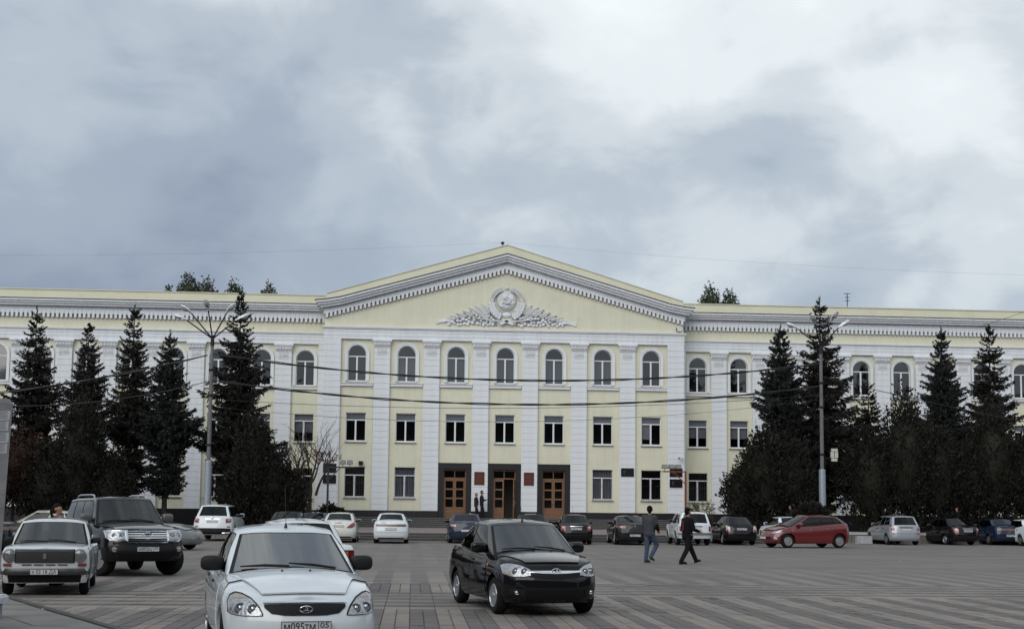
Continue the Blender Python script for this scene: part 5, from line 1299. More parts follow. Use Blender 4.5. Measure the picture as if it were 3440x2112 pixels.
KAL = dict(L=4.04, W=1.70, zs=.22, wr=.29, ax=(1.20, -1.27), style='steel', tw=.18,
    top=[(-2.02, .98), (-1.7, 1.02), (-.5, .97), (.5, .94), (1.0, .92), (1.5, .85), (2.02, .72)], corner=(.7, 2.7, .42, 3.2), rx=[(0, .10), (.15, .0), (.5, .02), (1, .08)],
    cab=dict(xA0=1.10, xA1=.22, xR1=-1.62, xR0=-1.92, bow=.18, bowr=.12, wb=(.74, .775, .71), wr=(.57, .60, .57), zr=[(-1.8, 1.47), (-.8, 1.53), (.3, 1.50)]),
    win=[(.275, .43, .10, .89), (.45, .56, .10, .89), (.575, .70, .12, .87)], doors=[(-.20, .82), (-1.02, -.22)], mirmat=SILVER, rg=(.08, .90), handle=M_PLAST,
    rear=[('taillight', M_RED, [(.60, .76, .88), (.70, .76, 1.0), (.76, .78, 1.04)], .012, True), ('taillight_lens', M_CLEAR, [(.66, .86, .93), (.73, .87, .98)], .018, True), ('tailgate_trim', M_PLAST, [(-.36, .885, .925), (.36, .885, .925)], .012, False), ('bumper_seam', M_PLAST, [(-.74, .60, .608), (.74, .60, .608)], .01, False), ('reflector', M_RED, [(.58, .56, .60), (.70, .56, .60)], .012, True)], rplate=(.79, '', None))
L110B = mk(L110, rplate=(.52, 'в501ум', '05'), mirmat=BLUE)
WAGON = sedan(4.6, 1.76, 1.46, .95, 1.04, [tl(.55, .8, .75, .95)], dlo=None, mirmat=BEIGE, win=[(.275, .455, .08, .90), (.475, .60, .08, .90), (.615, .71, .10, .88)])
WAGON['cab'] = dict(WAGON['cab'], xR1=-1.45, xR0=-2.05)

PARK = 'cars parked nose-in along the steps'
def rearc(px, Y, L, hd): return (px_x(px, Y)+L/2*math.sin(R_(hd)), Y+L/2*math.cos(R_(hd)))   # centre from rear-face azimuth and depth
# foreground
build_car(PRIORA, 'white_sedan', 'white sedan in the foreground with a black grille and plate м095тм', WHITE, FG['priora'][:2], FG['priora'][2], steer=-6, scale=(1, 1, 1.03))
build_car(GRANTA, 'black_sedan', 'black sedan without a plate crossing the plaza, chrome bar on its grille', BLACKP, FG['granta'][:2], FG['granta'][2], steer=2)
build_car(LC, 'black_suv', 'big black off-roader with chrome grille beside the white old saloon', paint('black_pearl', (.0075, .0072, .0072), .22), FG['lc'][:2], FG['lc'][2], steer=26)
build_car(ZHIG, 'old_white_sedan', 'old boxy white saloon with round headlamps and chrome bumper', paint('old_white', (.63, .665, .68), .35), FG['zhig'][:2], FG['zhig'][2], scale=.985)
build_car(V2105, 'boxy_white_sedan', 'boxy white saloon mostly hidden behind the foreground white sedan', WHITE, FG['v2105'][:2], FG['v2105'][2])
# row along the steps
build_car(HIGH, 'white_suv', 'white off-roader seen from behind with chrome bumper tubes', WHITE, rearc(723, 63.2, 4.79, 1), 1, PARK)
build_car(MERC, 'cream_sedan', 'cream white sedan with triangular red tail lights', CREAM, rearc(1145, 62.3, 4.5, 0), 0, PARK)
build_car(L110, 'white_notchback', 'white rounded sedan with a full width tail light strip', WHITE, rearc(1321, 61.6, 4.27, 0), 0, PARK)
build_car(MAZDA, 'dark_blue_sedan', 'dark blue sedan half hidden behind the black sedan, left side', NAVY, rearc(1574, 62.8, 4.55, 0), 0, PARK)
build_car(GREY2, 'dark_grey_sedan', 'dark grey car hidden behind the roof of the black sedan', DGREY, rearc(1795, 63.2, 4.5, 4), 4, PARK)
build_car(mk(PRIORA, fplate=None, mirmat=BLACKP, style='five'), 'black_parked_sedan', 'black sedan with chrome boot strip parked right of the crossing black sedan', BLACKP, rearc(1941, 62.6, 4.35, 2), 2, PARK)
build_car(PASSAT, 'dark_coupe_sedan', 'low dark sedan with wide red tail lights behind the man in jeans', DGREY, rearc(2137, 62.6, 4.8, 2), 2, PARK)
build_car(NIVA, 'white_offroader', 'small boxy white off-roader behind the man in black', WHITE, rearc(2338, 63.0, 3.72, 1), 1, PARK)
build_car(HATCH, 'black_hatchback', 'black hatchback with sloping rear window next to the small white off-roader', BLACKP, rearc(2494, 64.2, 4.17, 1), 1, PARK)
build_car(L110, 'hidden_white_sedan', 'white sedan mostly hidden behind the red hatchback', WHITE, rearc(2678, 68.2, 4.27, -4), -4, PARK)
build_car(ACC, 'red_hatchback', 'red hatchback driving left across the plaza in front of the parked row', REDP, (px_x(2700, 61.2), 61.2), -103, scale=1.06)
build_car(KAL, 'silver_estate', 'silver estate car right of the red hatchback', SILVER, rearc(3043, 67.2, 4.04, 0), 0, PARK, scale=1.02)
build_car(mk(PRIORA, fplate=None, mirmat=BLACKP, style='five', rplate=(.76, 'в102ар', '05')), 'black_angled_sedan', 'black sedan with bright alloy wheels between silver estate and blue sedan', BLACKP, rearc(3250, 68.0, 4.35, -7), -7, PARK)
build_car(L110B, 'blue_sedan', 'blue sedan near the right edge of the picture', BLUE, rearc(3392, 68.5, 4.27, 0), 0, PARK)
build_car(L110, 'edge_white_sedan', 'white car cut off by the right edge of the picture', WHITE, rearc(3500, 67.0, 4.27, 0), 0, PARK)
# left background
build_car(WAGON, 'beige_estate', 'pale beige estate car behind the old white saloon, side on', BEIGE, (px_x(160, 50), 50), -86)
build_car(sedan(4.6, 1.78, 1.45, .95, 1.02, [tl(.5, .8, .78, .92)], mirmat=GREYP), 'grey_sedan', 'grey sedan behind the right mirror of the big black off-roader', GREYP, (px_x(478, 50), 51.5), 112)
build_car(sedan(4.5, 1.75, 1.45, .95, 1.02, [tl(.5, .78, .78, .92)], mirmat=DGREY), 'charcoal_sedan', 'charcoal sedan whose roof shows above the boxy white saloon', DGREY, rearc(962, 64.8, 4.5, 2), 2, PARK)
build_car(sedan(4.4, 1.72, 1.40, .93, 1.0, [tl(.5, .76, .78, .92)], mirmat=DGREY), 'low_dark_sedan', 'low dark sedan left of the cream white sedan', NAVY, rearc(1052, 66.2, 4.4, 2), 2, PARK)
build_car(mk(L110, mirmat=DGREY), 'far_left_sedan', 'dark car between the concrete pillar and the old white saloon', DGREY, (px_x(52, 52), 46), -80)
# ------------------------------------------------------------------ trees
def needle_tree(h, rmax, seed, zbase=1.5, slope=.2, dens=1.0, gap=.12, droop=.28, lean=0.0):
    r = random.Random(seed); v = []; f = []; br = MB()
    def sprig(p, d, l, w):
        d = d.normalized(); sd = d.cross(Vector((r.uniform(-1, 1), r.uniform(-1, 1), r.uniform(-1, 1)))).normalized()*w; n = len(v)
        up_ = sd.cross(d).normalized()*w*.5
        v.extend([tuple(p), tuple(p+d*l*.55+sd+up_), tuple(p+d*l), tuple(p+d*l*.5-sd)]); f.append((n, n+1, n+2, n+3))
    z = zbase
    while z < h-.25:
        R = min(rmax*(.78+.22*math.sin(z*1.7+seed)), .10+(h-z)*slope)
        if z < zbase+2: R *= .55+.45*(z-zbase)/2
        nb = max(6, int(9*dens*(.6+R/rmax*.6)))
        a0 = r.uniform(0, 6.28)
        for k in range(nb):
            if r.random() < gap: continue
            a = a0+k*2*math.pi/nb+r.uniform(-.3, .3); L = R*r.choice((r.uniform(.55, .85), r.uniform(.8, 1.12), r.uniform(.95, 1.28)))
            zz = z+r.uniform(-.22, .22); rad = Vector((math.cos(a), math.sin(a), 0)); tan = Vector((-math.sin(a), math.cos(a), 0))
            base = Vector((lean*zz, 0, zz)); pts = []
            n = max(3, int(L/.15))
            lift = r.uniform(-.04, .22)
            for i in range(n+1):
                s = i/n; pts.append(base+rad*L*s+Vector((0, 0, lift*s-droop*L*math.sin(s*2.2)*.7+.20*L*max(0, s-.62))))
            if L > .7: br.tube([base]+pts[1::2], [.035]+[.02]*len(pts[1::2]), 4, False) if len(pts[1::2]) > 1 else None
            for i in range(1, n+1):
                s = i/n; p = pts[i]; d = (pts[i]-pts[i-1]).normalized(); tl_ = max(.14, min(.52, .46*L*(1-.62*s)))
                for sg in (-1, 1):
                    for q in range(int(2.4*dens+r.random())):
                        dr = d*r.uniform(.35, 1.0)+tan*sg*r.uniform(.35, 1.1)+Vector((0, 0, r.uniform(-.95, .10))); ll = tl_*r.uniform(.55, 1.15)
                        p0 = p+d*r.uniform(-.07, .07); sprig(p0, dr, ll, r.uniform(.022, .045))
                        dn = dr.normalized(); sprig(p0+dn*ll*.45, dn+tan*sg*r.uniform(-.5, .9)+Vector((0, 0, r.uniform(-.6, .3))), ll*.6, r.uniform(.02, .04))
                for q in range(int(2*dens+r.random())): sprig(p+Vector((r.uniform(-.05, .05), r.uniform(-.05, .05), .0)), d+tan*r.uniform(-.4, .4)+Vector((0, 0, r.uniform(-.2, .55))), r.uniform(.12, .24), r.uniform(.02, .04))
        z += r.uniform(.30, .50)*(1 if z > 3 else 1.15)
    for k in range(16):       # leader
        sprig(Vector((lean*h, 0, h-.5+.03*k)), Vector((r.uniform(-.5, .5), r.uniform(-.5, .5), 1)), r.uniform(.15, .3), .03)
    me = bpy.data.meshes.new('crown'); me.from_pydata(v, [], f); me.update()
    tr = MB().tube([(lean*0, 0, -.2), (lean*h*.3, 0, h*.3), (lean*h*.7, 0, h*.7), (lean*h, 0, h-.1)], [.17, .13, .06, .015], 8).mesh('trunk', M_BARK, 60)
    return me, tr, br.mesh('branches', M_BARK, 60)
SPR = {}
def spruce(x, y, h, w, seed, label, blue=False, rz=0.0, **k):
    key = (seed,)
    k['dens'] = k.get('dens', 1)*1.6; k['gap'] = k.get('gap', .12)*.8; k['slope'] = k.get('slope', .2)*1.24; SPR[key] = needle_tree(h, w*1.2, seed, **k)
    me, tr, bm_ = SPR[key]; me.materials.append(M_SPRUCE2 if blue else M_SPRUCE)
    o = empty('spruce_tree', (x, y, .38), rz, label, 'tree', 'spruces before the building')
    link('trunk', tr, o); link('crown', me, o); link('branches', bm_, o)
spruce(-22.78, 80, 13.1, 2.0, 1, 'leftmost tall spruce, broad with ragged branches', zbase=2.2, slope=.23, gap=.16)
spruce(-19.41, 79, 12.0, 1.55, 2, 'second spruce from the left, shorter top below the frieze', zbase=2.0, slope=.22)
spruce(-16.56, 78, 13.0, 1.55, 3, 'third spruce from the left, slim with a long thin tip', zbase=1.9, slope=.19, gap=.14)
spruce(-14.26, 77, 11.4, 1.40, 4, 'dense spruce just left of the left lamp post', True, zbase=2.2, slope=.24, gap=.03, dens=1.25)
spruce(-10.5, 79, 14.0, 2.1, 5, 'tallest left spruce reaching above the roof behind the left lamp', zbase=2.0, slope=.235, gap=.12)
spruce(22.38, 78, 12.7, 1.55, 6, 'dense bluish spruce left of the right lamp post', True, zbase=2.4, slope=.24, gap=.03, dens=1.3)
spruce(25.05, 78.5, 14.6, 2.9, 7, 'tallest right spruce rising above the roof behind the right lamp', zbase=1.8, slope=.22, gap=.2)
spruce(28.4, 79.5, 9.5, 2.1, 8, 'short ragged spruce right of the right lamp post', zbase=1.9, slope=.27, gap=.18)
spruce(31.1, 80, 9.2, 1.6, 9, 'short spruce rising from the big thuja clump', zbase=2, slope=.28, gap=.10)
spruce(33.39, 80, 13.1, 1.65, 10, 'tall dense spruce second from the right edge', True, zbase=2.5, slope=.23, gap=.05, dens=1.15)
spruce(36.07, 79, 13.1, 2.1, 12, 'tall spruce nearest the right edge', zbase=2.3, slope=.24, gap=.14)
def bushy(name, cat, label, group, x, y, lumps, seed, m, n=5200, size=(.12, .30), upw=.7, trunk=True, zb=.38, leafw=.05):
    r = random.Random(seed); v = []; f = []
    tot = sum(a[3]*a[5] for a in lumps)
    for cx_, cy_, cz_, rx, ry, rz_ in lumps:
        for i in range(int(n*rx*rz_/tot)):
            while True:
                d = Vector((r.gauss(0, 1), r.gauss(0, 1), r.gauss(0, 1)))
                if d.length > .01: break
            d.normalize(); q = r.uniform(.55, 1.0)**.6
            n_ = mnoise.noise(Vector((d.x*2.6+seed, d.y*2.6, d.z*3.6+cx_)))+.6*mnoise.noise(Vector((d.x*6+seed, d.y*6, d.z*8+cx_)))
            q *= 1+.42*n_
            tp = 1-.30*max(0, d.z)*(1 if rz_ > rx else .3)       # narrower towards the top
            p = Vector((cx_+d.x*rx*q*tp, cy_+d.y*ry*q*tp, cz_+d.z*rz_*q))
            if p.z < .02: continue
            dr = Vector((d.x*.6+r.uniform(-.5, .5), d.y*.6+r.uniform(-.5, .5), upw+r.uniform(-.4, .4))).normalized(); L = r.uniform(*size)
            sd = dr.cross(Vector((r.uniform(-1, 1), r.uniform(-1, 1), r.uniform(-1, 1)))).normalized()*r.uniform(.6, 1.4)*leafw; k = len(v)
            v.extend([tuple(p), tuple(p+dr*L*.5+sd), tuple(p+dr*L), tuple(p+dr*L*.5-sd)]); f.append((k, k+1, k+2, k+3))
    me = bpy.data.meshes.new('crown'); me.from_pydata(v, [], f); me.materials.append(m); me.update()
    o = empty(name, (x, y, zb), 0, label, cat, group); link('crown', me, o)
    c = MB()
    for cx_, cy_, cz_, rx, ry, rz_ in lumps: c.ball((cx_, cy_, cz_), (rx*.62, ry*.62, rz_*.68), 12, 8)
    if trunk: 
        t = MB()
        for i, (cx_, cy_, cz_, rx, ry, rz_) in enumerate(lumps[:3]): t.tube([(cx_*.3, cy_*.3, -.1), (cx_*.8, cy_*.8, cz_*.6), (cx_, cy_, cz_+rz_*.6)], [.10, .07, .02], 6)
        t.build('trunk', M_BARK, o, 60)
    c.build('inner_foliage', M_THUJA if m in (M_THUJA,) else m, o, 60)
    return o
TH = 'dark thujas and bushes before the building'
bushy('thuja_bush', 'bush', 'large dark thuja mound left of the first lamp, under the spruces', TH, -18.0, 74, [(-.4, 0, 3.5, 1.6, 1.6, 3.5), (-1.9, .3, 2.3, 1.9, 1.5, 2.4), (1.2, .2, 2.1, 1.3, 1.4, 2.1)], 31, M_THUJA, 17000)
bushy('red_leaved_bush', 'bush', 'dark bush with reddish leaves at the far left', TH, -22.2, 75, [(0, 0, 3.2, 2.3, 2.0, 2.3), (-2.2, 0, 3.2, 2.0, 1.8, 2.2), (1.4, .3, 2.4, 1.5, 1.5, 1.9)], 32, M_REDLEAF, 16000, upw=.1, leafw=.05)
bushy('thuja_bush', 'bush', 'dark thuja clump between the left lamp post and the bare tree', TH, -8.5, 73, [(-.3, 0, 3.3, 1.15, 1.2, 3.0), (.8, 0, 2.2, 1.3, 1.3, 2.4), (-1.1, .2, 1.8, 1.0, 1.0, 1.9), (1.8, .1, 1.8, 1.0, 1.0, 1.5)], 33, M_THUJA, 17000)
bushy('thuja_bush', 'bush', 'rounded dark thuja left of the right lamp post', TH, 20.5, 74.5, [(-.2, 0, 3.0, 1.5, 1.35, 2.9), (1.4, 0, 2.8, 1.6, 1.3, 2.4), (-1.3, .2, 2.2, 1.3, 1.1, 1.8)], 34, M_THUJA, 15000)
bushy('thuja_bush', 'bush', 'largest dark thuja clump right of the right lamp post', TH, 29.0, 75.2, [(0, 0, 4.1, 1.9, 1.6, 3.9), (-2.0, 0, 3.0, 1.9, 1.4, 2.9), (1.9, .2, 3.3, 1.9, 1.4, 3.1), (3.4, .3, 2.4, 1.4, 1.2, 2.2)], 35, M_THUJA, 21000)
bushy('thuja_bush', 'bush', 'dark thuja clump at the right edge of the picture', TH, 34.6, 75.6, [(0, 0, 3.9, 1.8, 1.5, 3.8), (-1.8, 0, 2.9, 1.7, 1.3, 2.6), (2.1, 0, 3.1, 2.0, 1.4, 2.9), (4.2, 0, 2.8, 1.8, 1.4, 2.6)], 36, M_THUJA, 20000)
bushy('round_bush', 'bush', 'small round dark shrub behind the red hatchback', TH, 22.4, 72.4, [(0, 0, .95, 1.05, .9, .75)], 37, M_THUJA, 3500, trunk=True)
bushy('round_bush', 'bush', 'low dark shrub at the foot of the lone post on the left', TH, -4.9, 80.5, [(0, 0, .55, .95, .8, .75)], 38, M_THUJA, 2800, trunk=True, zb=.39)
# poplars behind the roof
for i, (x, zt_, w, lab) in enumerate(((-23.5, 22.0, .8, 'low poplar top peeping over the left roof'), (-21.6, 23.4, 1.15, 'broadest poplar top above the left roof'), (-19.9, 22.9, 1.2, 'poplar top just right of the broadest one over the left roof'),
        (-17.3, 22.8, 1.0, 'poplar top behind the tip of the tall left spruce'), (-14.0, 22.6, 1.0, 'poplar top nearest the pediment on the left'), (28.9, 23.4, 1.1, 'left poplar top above the right roof'), (30.85, 23.0, .9, 'right poplar top above the right roof'))):
    bushy('poplar_tree', 'tree', lab, 'poplars behind the roof', x, 125, [(0, 0, zt_-2.3, w, w, 2.5), (-w*.6, 0, zt_-3.3, w*.7, w*.7, 2.2), (w*.7, 0, zt_-3.1, w*.6, w*.7, 2.0)], 60+i, M_POPLAR, 3200, (.16, .34), .4, True, 0, leafw=.07)
# bare tree with rust red leaves
def bare_tree():
    o = empty('bare_tree', (-5.85, 76.2, .38), 0, 'nearly bare small tree with rust red leaves and whitewashed trunk', 'tree', scale=(.92, .92, .97))
    r = random.Random(17); w = MB(); tips = []
    def grow(p, d, L, rad, lv):
        pts = [p]; q = p.copy(); dd = d.copy()
        n = 5
        for i in range(n):
            dd = (dd+Vector((r.uniform(-.22, .22), r.uniform(-.22, .22), r.uniform(-.05, .16)))).normalized(); q = q+dd*L/n; pts.append(q.copy())
        w.tube(pts, [rad*(1-.45*i/n) for i in range(n+1)], 6 if lv < 2 else 4, False)
        if lv >= 5: tips.append((pts[-1], dd)); tips.append((pts[3], dd)); return
        for k in range(4 if lv < 3 else (3 if lv < 4 else 2)):
            i = r.choice((2, 3, 4, 5)) if k else 5
            nd = (dd+Vector((r.uniform(-1.0, 1.0), r.uniform(-.7, .7), r.uniform(-.25, .42)))).normalized()
            grow(pts[i], nd, L*r.uniform(.56, .80), max(.006, rad*.52), lv+1)
    grow(Vector((0, 0, .95)), Vector((-.58, 0, 1)).normalized(), 2.2, .13, 1); grow(Vector((.0, 0, .95)), Vector((.22, .05, 1)).normalized(), 2.2, .13, 1); grow(Vector((.35, 0, 2.0)), Vector((.05, .1, 1)).normalized(), 1.7, .09, 2)
    w.build('branches', M_BARK, o, 60)
    MB().tube([(0, 0, .55), (0, 0, 1.0)], [.165, .17], 10).build('trunk', M_BARK, o, 60)
    MB().tube([(0, 0, -.4), (0, 0, .56)], [.20, .168], 10).build('whitewash', M_LIME, o, 60)
    v = []; f = []
    for p, d in tips:
        side = 1 if p.x > .2 else 0
        for k in range(5 if side and p.z < 4.8 else (1 if p.z < 4 else 0)):
            a = p+Vector((r.uniform(-.22, .22), r.uniform(-.2, .2), r.uniform(-.25, .1))); dr = Vector((r.uniform(-1, 1), r.uniform(-1, 1), r.uniform(-1.2, .1))).normalized(); s = dr.cross(Vector((r.random(), r.random(), r.random()))).normalized()*.045; L = r.uniform(.12, .22); k_ = len(v)
            v.extend([tuple(a), tuple(a+dr*L*.5+s), tuple(a+dr*L), tuple(a+dr*L*.5-s)]); f.append((k_, k_+1, k_+2, k_+3))
    me = bpy.data.meshes.new('leaves'); me.from_pydata(v, [], f); me.materials.append(M_RUSTLEAF); me.update(); link('leaves', me, o)
bare_tree()
def loose_shrub(x, y, label, h, w, seed):
    o = empty('shrub', (x, y, .38), 0, label, 'shrub'); r = random.Random(seed); b = MB(); v = []; f = []
    for k in range(26):
        a = r.uniform(0, 6.28); q = r.uniform(.2, 1); tip = Vector((math.cos(a)*w*q, math.sin(a)*w*.6*q, h*r.uniform(.5, 1.1)*(1.1-.4*q))); mid = tip*.5+Vector((0, 0, .12)); b.tube([(0, 0, 0), mid, tip], [.018, .012, .005], 4, False)
        for i in range(36):
            s = r.uniform(.3, 1); p = (mid*(1-s)+tip*s)+Vector((r.uniform(-.12, .12), r.uniform(-.12, .12), r.uniform(-.1, .1))); dr = Vector((r.uniform(-1, 1), r.uniform(-1, 1), r.uniform(-.4, 1))).normalized(); sd = dr.cross(Vector((r.random(), r.random(), r.random()))).normalized()*.03; L = r.uniform(.07, .14); k_ = len(v)
            v.extend([tuple(p), tuple(p+dr*L*.5+sd), tuple(p+dr*L), tuple(p+dr*L*.5-sd)]); f.append((k_, k_+1, k_+2, k_+3))
    me = bpy.data.meshes.new('leaves'); me.from_pydata(v, [], f); me.materials.append(mat('olive_leaf', (.055, .055, .036), .7, island=.5)); me.update(); link('leaves', me, o); b.build('twigs', M_BARK, o)
loose_shrub(17.6, 78.5, 'loose leafy shrub at the right corner of the pediment block', 1.9, 1.5, 5)

# ------------------------------------------------------------------ lamp posts, wires, posts
def lamp_post(x, y, label, heads, top):
    o = empty('street_lamp', (x, y, .0), 0, label, 'street lamp', 'tall lamp posts with several heads')
    MB().tube([(0, 0, 0), (0, 0, 4.05)], [.205, .19], 18).build('base_sleeve', M_LSILV, o, 50)
    MB().lathe([(.19, 4.05), (.18, 4.09), (.11, 4.12)], 18).build('collar', M_LSILV, o, 50)
    MB().tube([(0, 0, 4.1), (0, 0, top-1.0)], [.112, .09], 14).build('pole', M_LPOLE, o, 50)
    MB().tube([(0, 0, top-1.02), (0, 0, top-.45)], [.112, .09], 12).build('head_socket', M_PLAST, o, 50)
    for z in (4.9, 7.6, 9.0): MB().lathe([(.14, z), (.155, z+.02), (.155, z+.10), (.14, z+.12)], 14).build('clamp', M_PLAST, o, 50)
    z0 = top-.6
    for dx, dy, dz_ in heads:
        e = Vector((dx, dy, z0+dz_)); d = Vector((dx, dy, dz_)).normalized(); st = Vector((dx*.03, dy*.03, z0))
        a = MB().tube([st, st.lerp(e, .5), e], [.042, .038, .034], 7).build('arm', M_PLAST, o, 50)
        fl = Vector((dx, dy, dz_*.55)).normalized(); u = fl.cross(Vector((0, 0, 1))).normalized(); nrm = u.cross(fl)
        def sect(prof, zr, m, nm):
            mb = MB(); rows = []
            for s, w, t0, t1 in prof:
                c = e+fl*s; rows.append([c+u*w*math.cos(q)+nrm*((t1 if math.sin(q) > 0 else -t0)*abs(math.sin(q))) for q in [2*math.pi*k/14 for k in range(15)]])
            mb.grid(rows); mb.build(nm, m, a, 60)
        sect([(-.12, .04, .04, .04), (.0, .07, .05, .06), (.12, .10, .02, .10), (.30, .155, .01, .13), (.50, .16, .01, .13), (.64, .12, .01, .10), (.70, .03, .01, .03), (.70, .0, 0, 0)], 0, M_LHEAD, 'lamp_head')
        sect([(.20, .02, .0, 0), (.26, .12, .10, 0), (.42, .145, .14, 0), (.56, .12, .11, 0), (.64, .02, .01, 0)], 0, M_LGLASS, 'lamp_bowl')
    return o
lamp_post(-11.05, 72, 'left tall lamp post with five lamp heads among the spruces', [(-1.55, .2, 1.05), (-1.10, -.7, 1.28), (-.15, -.9, 1.45), (.80, -.55, 1.35), (1.25, .3, 1.10)], 11.4)
LPR = lamp_post(23.32, 73, 'right tall lamp post with four lamp heads among the spruces', [(-1.35, .1, 1.05), (-.62, -.9, 1.25), (.38, -.8, 1.40), (1.15, .1, 1.20)], 11.75)
o = empty('wall_lantern', (24.0, 72.9, 4.55), 0, 'white four part lantern sign fixed beside the right lamp post', 'lantern')
MB().tube([(-.55, .1, .2), (.0, .05, .2)], .02, 5).build('bracket', M_PLAST, o)
for x0, x1, z0, z1 in ((-.21, -.02, .22, .55), (.02, .21, .22, .55), (-.17, .19, .58, .74), (-.17, .16, .02, .19)):
    MB().box(x0, x1, -.06, .06, z0, z1).build('panel', mat('lantern_panel', (.50, .50, .44), .5), o)
MB().box(-.02, .02, -.05, .05, .02, .74).box(-.22, .22, -.05, .05, .19, .22).box(-.22, .22, -.05, .05, .55, .58).build('frame', mat('rust_frame', (.14, .045, .03), .6), o)
def wire(label, a, b, sag, rad, n=36, twist=0, group='cables slung across the plaza'):
    a, b = Vector(a), Vector(b); o = MB()
    for q in range(2 if twist else 1):
        pts = []
        for i in range(n+1):
            t = i/n; p = a.lerp(b, t); p.z -= sag*4*t*(1-t)
            if twist: p.z += .035*math.sin(t*twist+q*math.pi)+.01*q; p.y += .05*math.cos(t*twist+q*math.pi)
            pts.append(p)
        o.tube(pts, rad, 5, False)
    w = o.build('overhead_cable', mat('cable_black', (.015, .015, .016), .6)); tag(w, label, 'cable', group)
LT, RT = (-11.1, 72, 9.95), (23.2, 73, 10.15)
wire('thick upper cable between the two lamp posts, sagging across the top windows', LT, RT, 1.22, .034, 90, 46)
wire('thick lower cable between the lamp posts, sagging over the middle wall', (-11.1, 72, 8.5), (23.2, 73, 8.85), 1.20, .034, 90, 40)
wire('thin cable just under the lower thick cable', (-11.1, 72, 7.45), (23.2, 73, 8.35), .62, .014)
wire('lowest thin cable crossing the middle windows', (-11.1, 72, 7.05), (23.2, 73, 8.1), 1.05, .010)
wire('upper cable running from the left lamp post to the left edge', (-11.3, 72, 9.85), (-24.5, 72.3, 7.35), .25, .030, 30, 14)
wire('lower cable running from the left lamp post to the left edge', (-11.3, 72, 8.4), (-26.5, 72.5, 7.2), .75, .022)
wire('cable running right from the right lamp post', (23.4, 73, 9.4), (46, 74, 5.6), .3, .02)
wire('thin cable rising from the tall right spruce to the right edge', (38.5, 86, 14.4), (46, 83, 17.2), .1, .014)
wire('faint high wire from the pediment siren to the left edge', (5.94, 88.6, 19.98), (-34, 88.6, 18.1), .35, .0035, 40)
wire('faint high wire from the pediment siren to the right edge', (5.94, 88.6, 19.98), (46, 88.6, 18.6), .35, .0035, 40)
def flood_post(x, y, sg, m, label, nl):
    o = empty('floodlight_post', (x, y, .39), 0, label, 'floodlight post', 'floodlight posts at the corners of the building')
    MB().tube([(0, 0, 0), (0, 0, 1.0)], [.075, .07], 10).build('white_base', M_LIME, o, 50)
    MB().tube([(0, 0, 1.0), (0, 0, 3.72)], [.07, .06], 10).build('post', m, o, 50)
    MB().box(min(0, sg*1.45), max(0, sg*1.45), -.035, .035, 3.64, 3.72).build('arm', m, o); MB().tube([(0, 0, 2.9), (sg*.72, 0, 3.64)], .03, 6).build('brace', m, o)
    for k in range(nl):
        xx = sg*(1.30-k*.42); MB().tube([(xx, 0, 3.72), (xx, 0, 3.86)], .02, 5).build('stem', M_PLAST, o)
        h_ = MB().prism([(xx-.19, 3.86), (xx+.19, 3.86), (xx+.15, 4.12), (xx-.15, 4.12)], -.16, .16).build('floodlight', mat('floodlight_grey', (.22, .22, .22), .5, metal=.3), o)
        MB().box(xx-.14, xx+.14, -.175, -.161, 3.90, 4.08).build('floodlight_glass', M_LGLASS, h_)
flood_post(px_x(2305, 80), 80, -1, mat('rust_orange_paint', (.26, .06, .028), .6, var=.3, vscale=6), 'orange post with three floodlights at the right corner', 3)
flood_post(px_x(1107, 80), 80, 1, mat('dark_post_paint', (.05, .05, .052), .6), 'dark and white post with floodlights behind the bare tree', 2)
# concrete pillar at the left edge, with notices
o = empty('concrete_pillar', (-5.57, 18.0, 0), R_(17), 'weathered concrete pillar with paper notices at the left edge', 'pillar')
MB().add([(-.75, -.30, 0), (.085, -.30, 0), (.085, .3, 0), (-.75, .3, 0), (-.62, -.22, 3.06), (.172, -.22, 3.03), (.172, .22, 3.03), (-.62, .22, 3.06), (-.60, -.2, 3.12), (.13, -.2, 3.09), (.13, .2, 3.09), (-.60, .2, 3.12)],
         [(3, 2, 1, 0), (0, 1, 5, 4), (1, 2, 6, 5), (2, 3, 7, 6), (3, 0, 4, 7), (4, 5, 9, 8), (5, 6, 10, 9), (6, 7, 11, 10), (7, 4, 8, 11), (8, 9, 10, 11)]).build('shaft', M_CONC, o)
rp = random.Random(8)
for x0, x1, z0, z1 in ((-.02, .145, 2.80, 2.93), (-.02, .13, 2.66, 2.79), (-.03, .14, 2.50, 2.64), (-.01, .125, 2.36, 2.49)):
    y = -.225-.3*.0
    yy = lambda z: -.30+.08*z/2.9-.006
    n = MB().add([(x0, yy(z0), z0), (x1, yy(z0), z0+.005), (x1+.004, yy(z1), z1), (x0+.003, yy(z1), z1-.004)], [(0, 1, 2, 3)]).build('notice', mat('faded_paper', (.46, .47, .50), .9, var=.3, vscale=14), o)
    lm = MB()
    for k in range(4):
        zz = z1-.022-k*(z1-z0)/5; lm.add([(x0+.02, yy(zz)-.003, zz), (x1-rp.uniform(.02, .06), yy(zz)-.003, zz), (x1-.03, yy(zz)-.003, zz+.010), (x0+.02, yy(zz)-.003, zz+.010)], [(0, 1, 2, 3)])
    lm.build('print', mat('faded_ink', (.16, .17, .20), .9), n)
o = empty('painted_bollard', (-6.12, 19.85, .03), 0, 'low white and pale blue painted stone post at the lower left', 'bollard')
MB().box(-.13, .13, -.12, .12, 0, .22).build('stem', mat('pale_blue_paint', (.30, .36, .46), .8, var=.4, vscale=10), o); MB().prism([(-.2, .22), (.2, .22), (.2, .30), (.16, .34), (-.16, .34), (-.2, .30)], -.17, .17, .02).build('cap', mat('chalk_white', (.55, .58, .62), .8, var=.25, vscale=10), o)
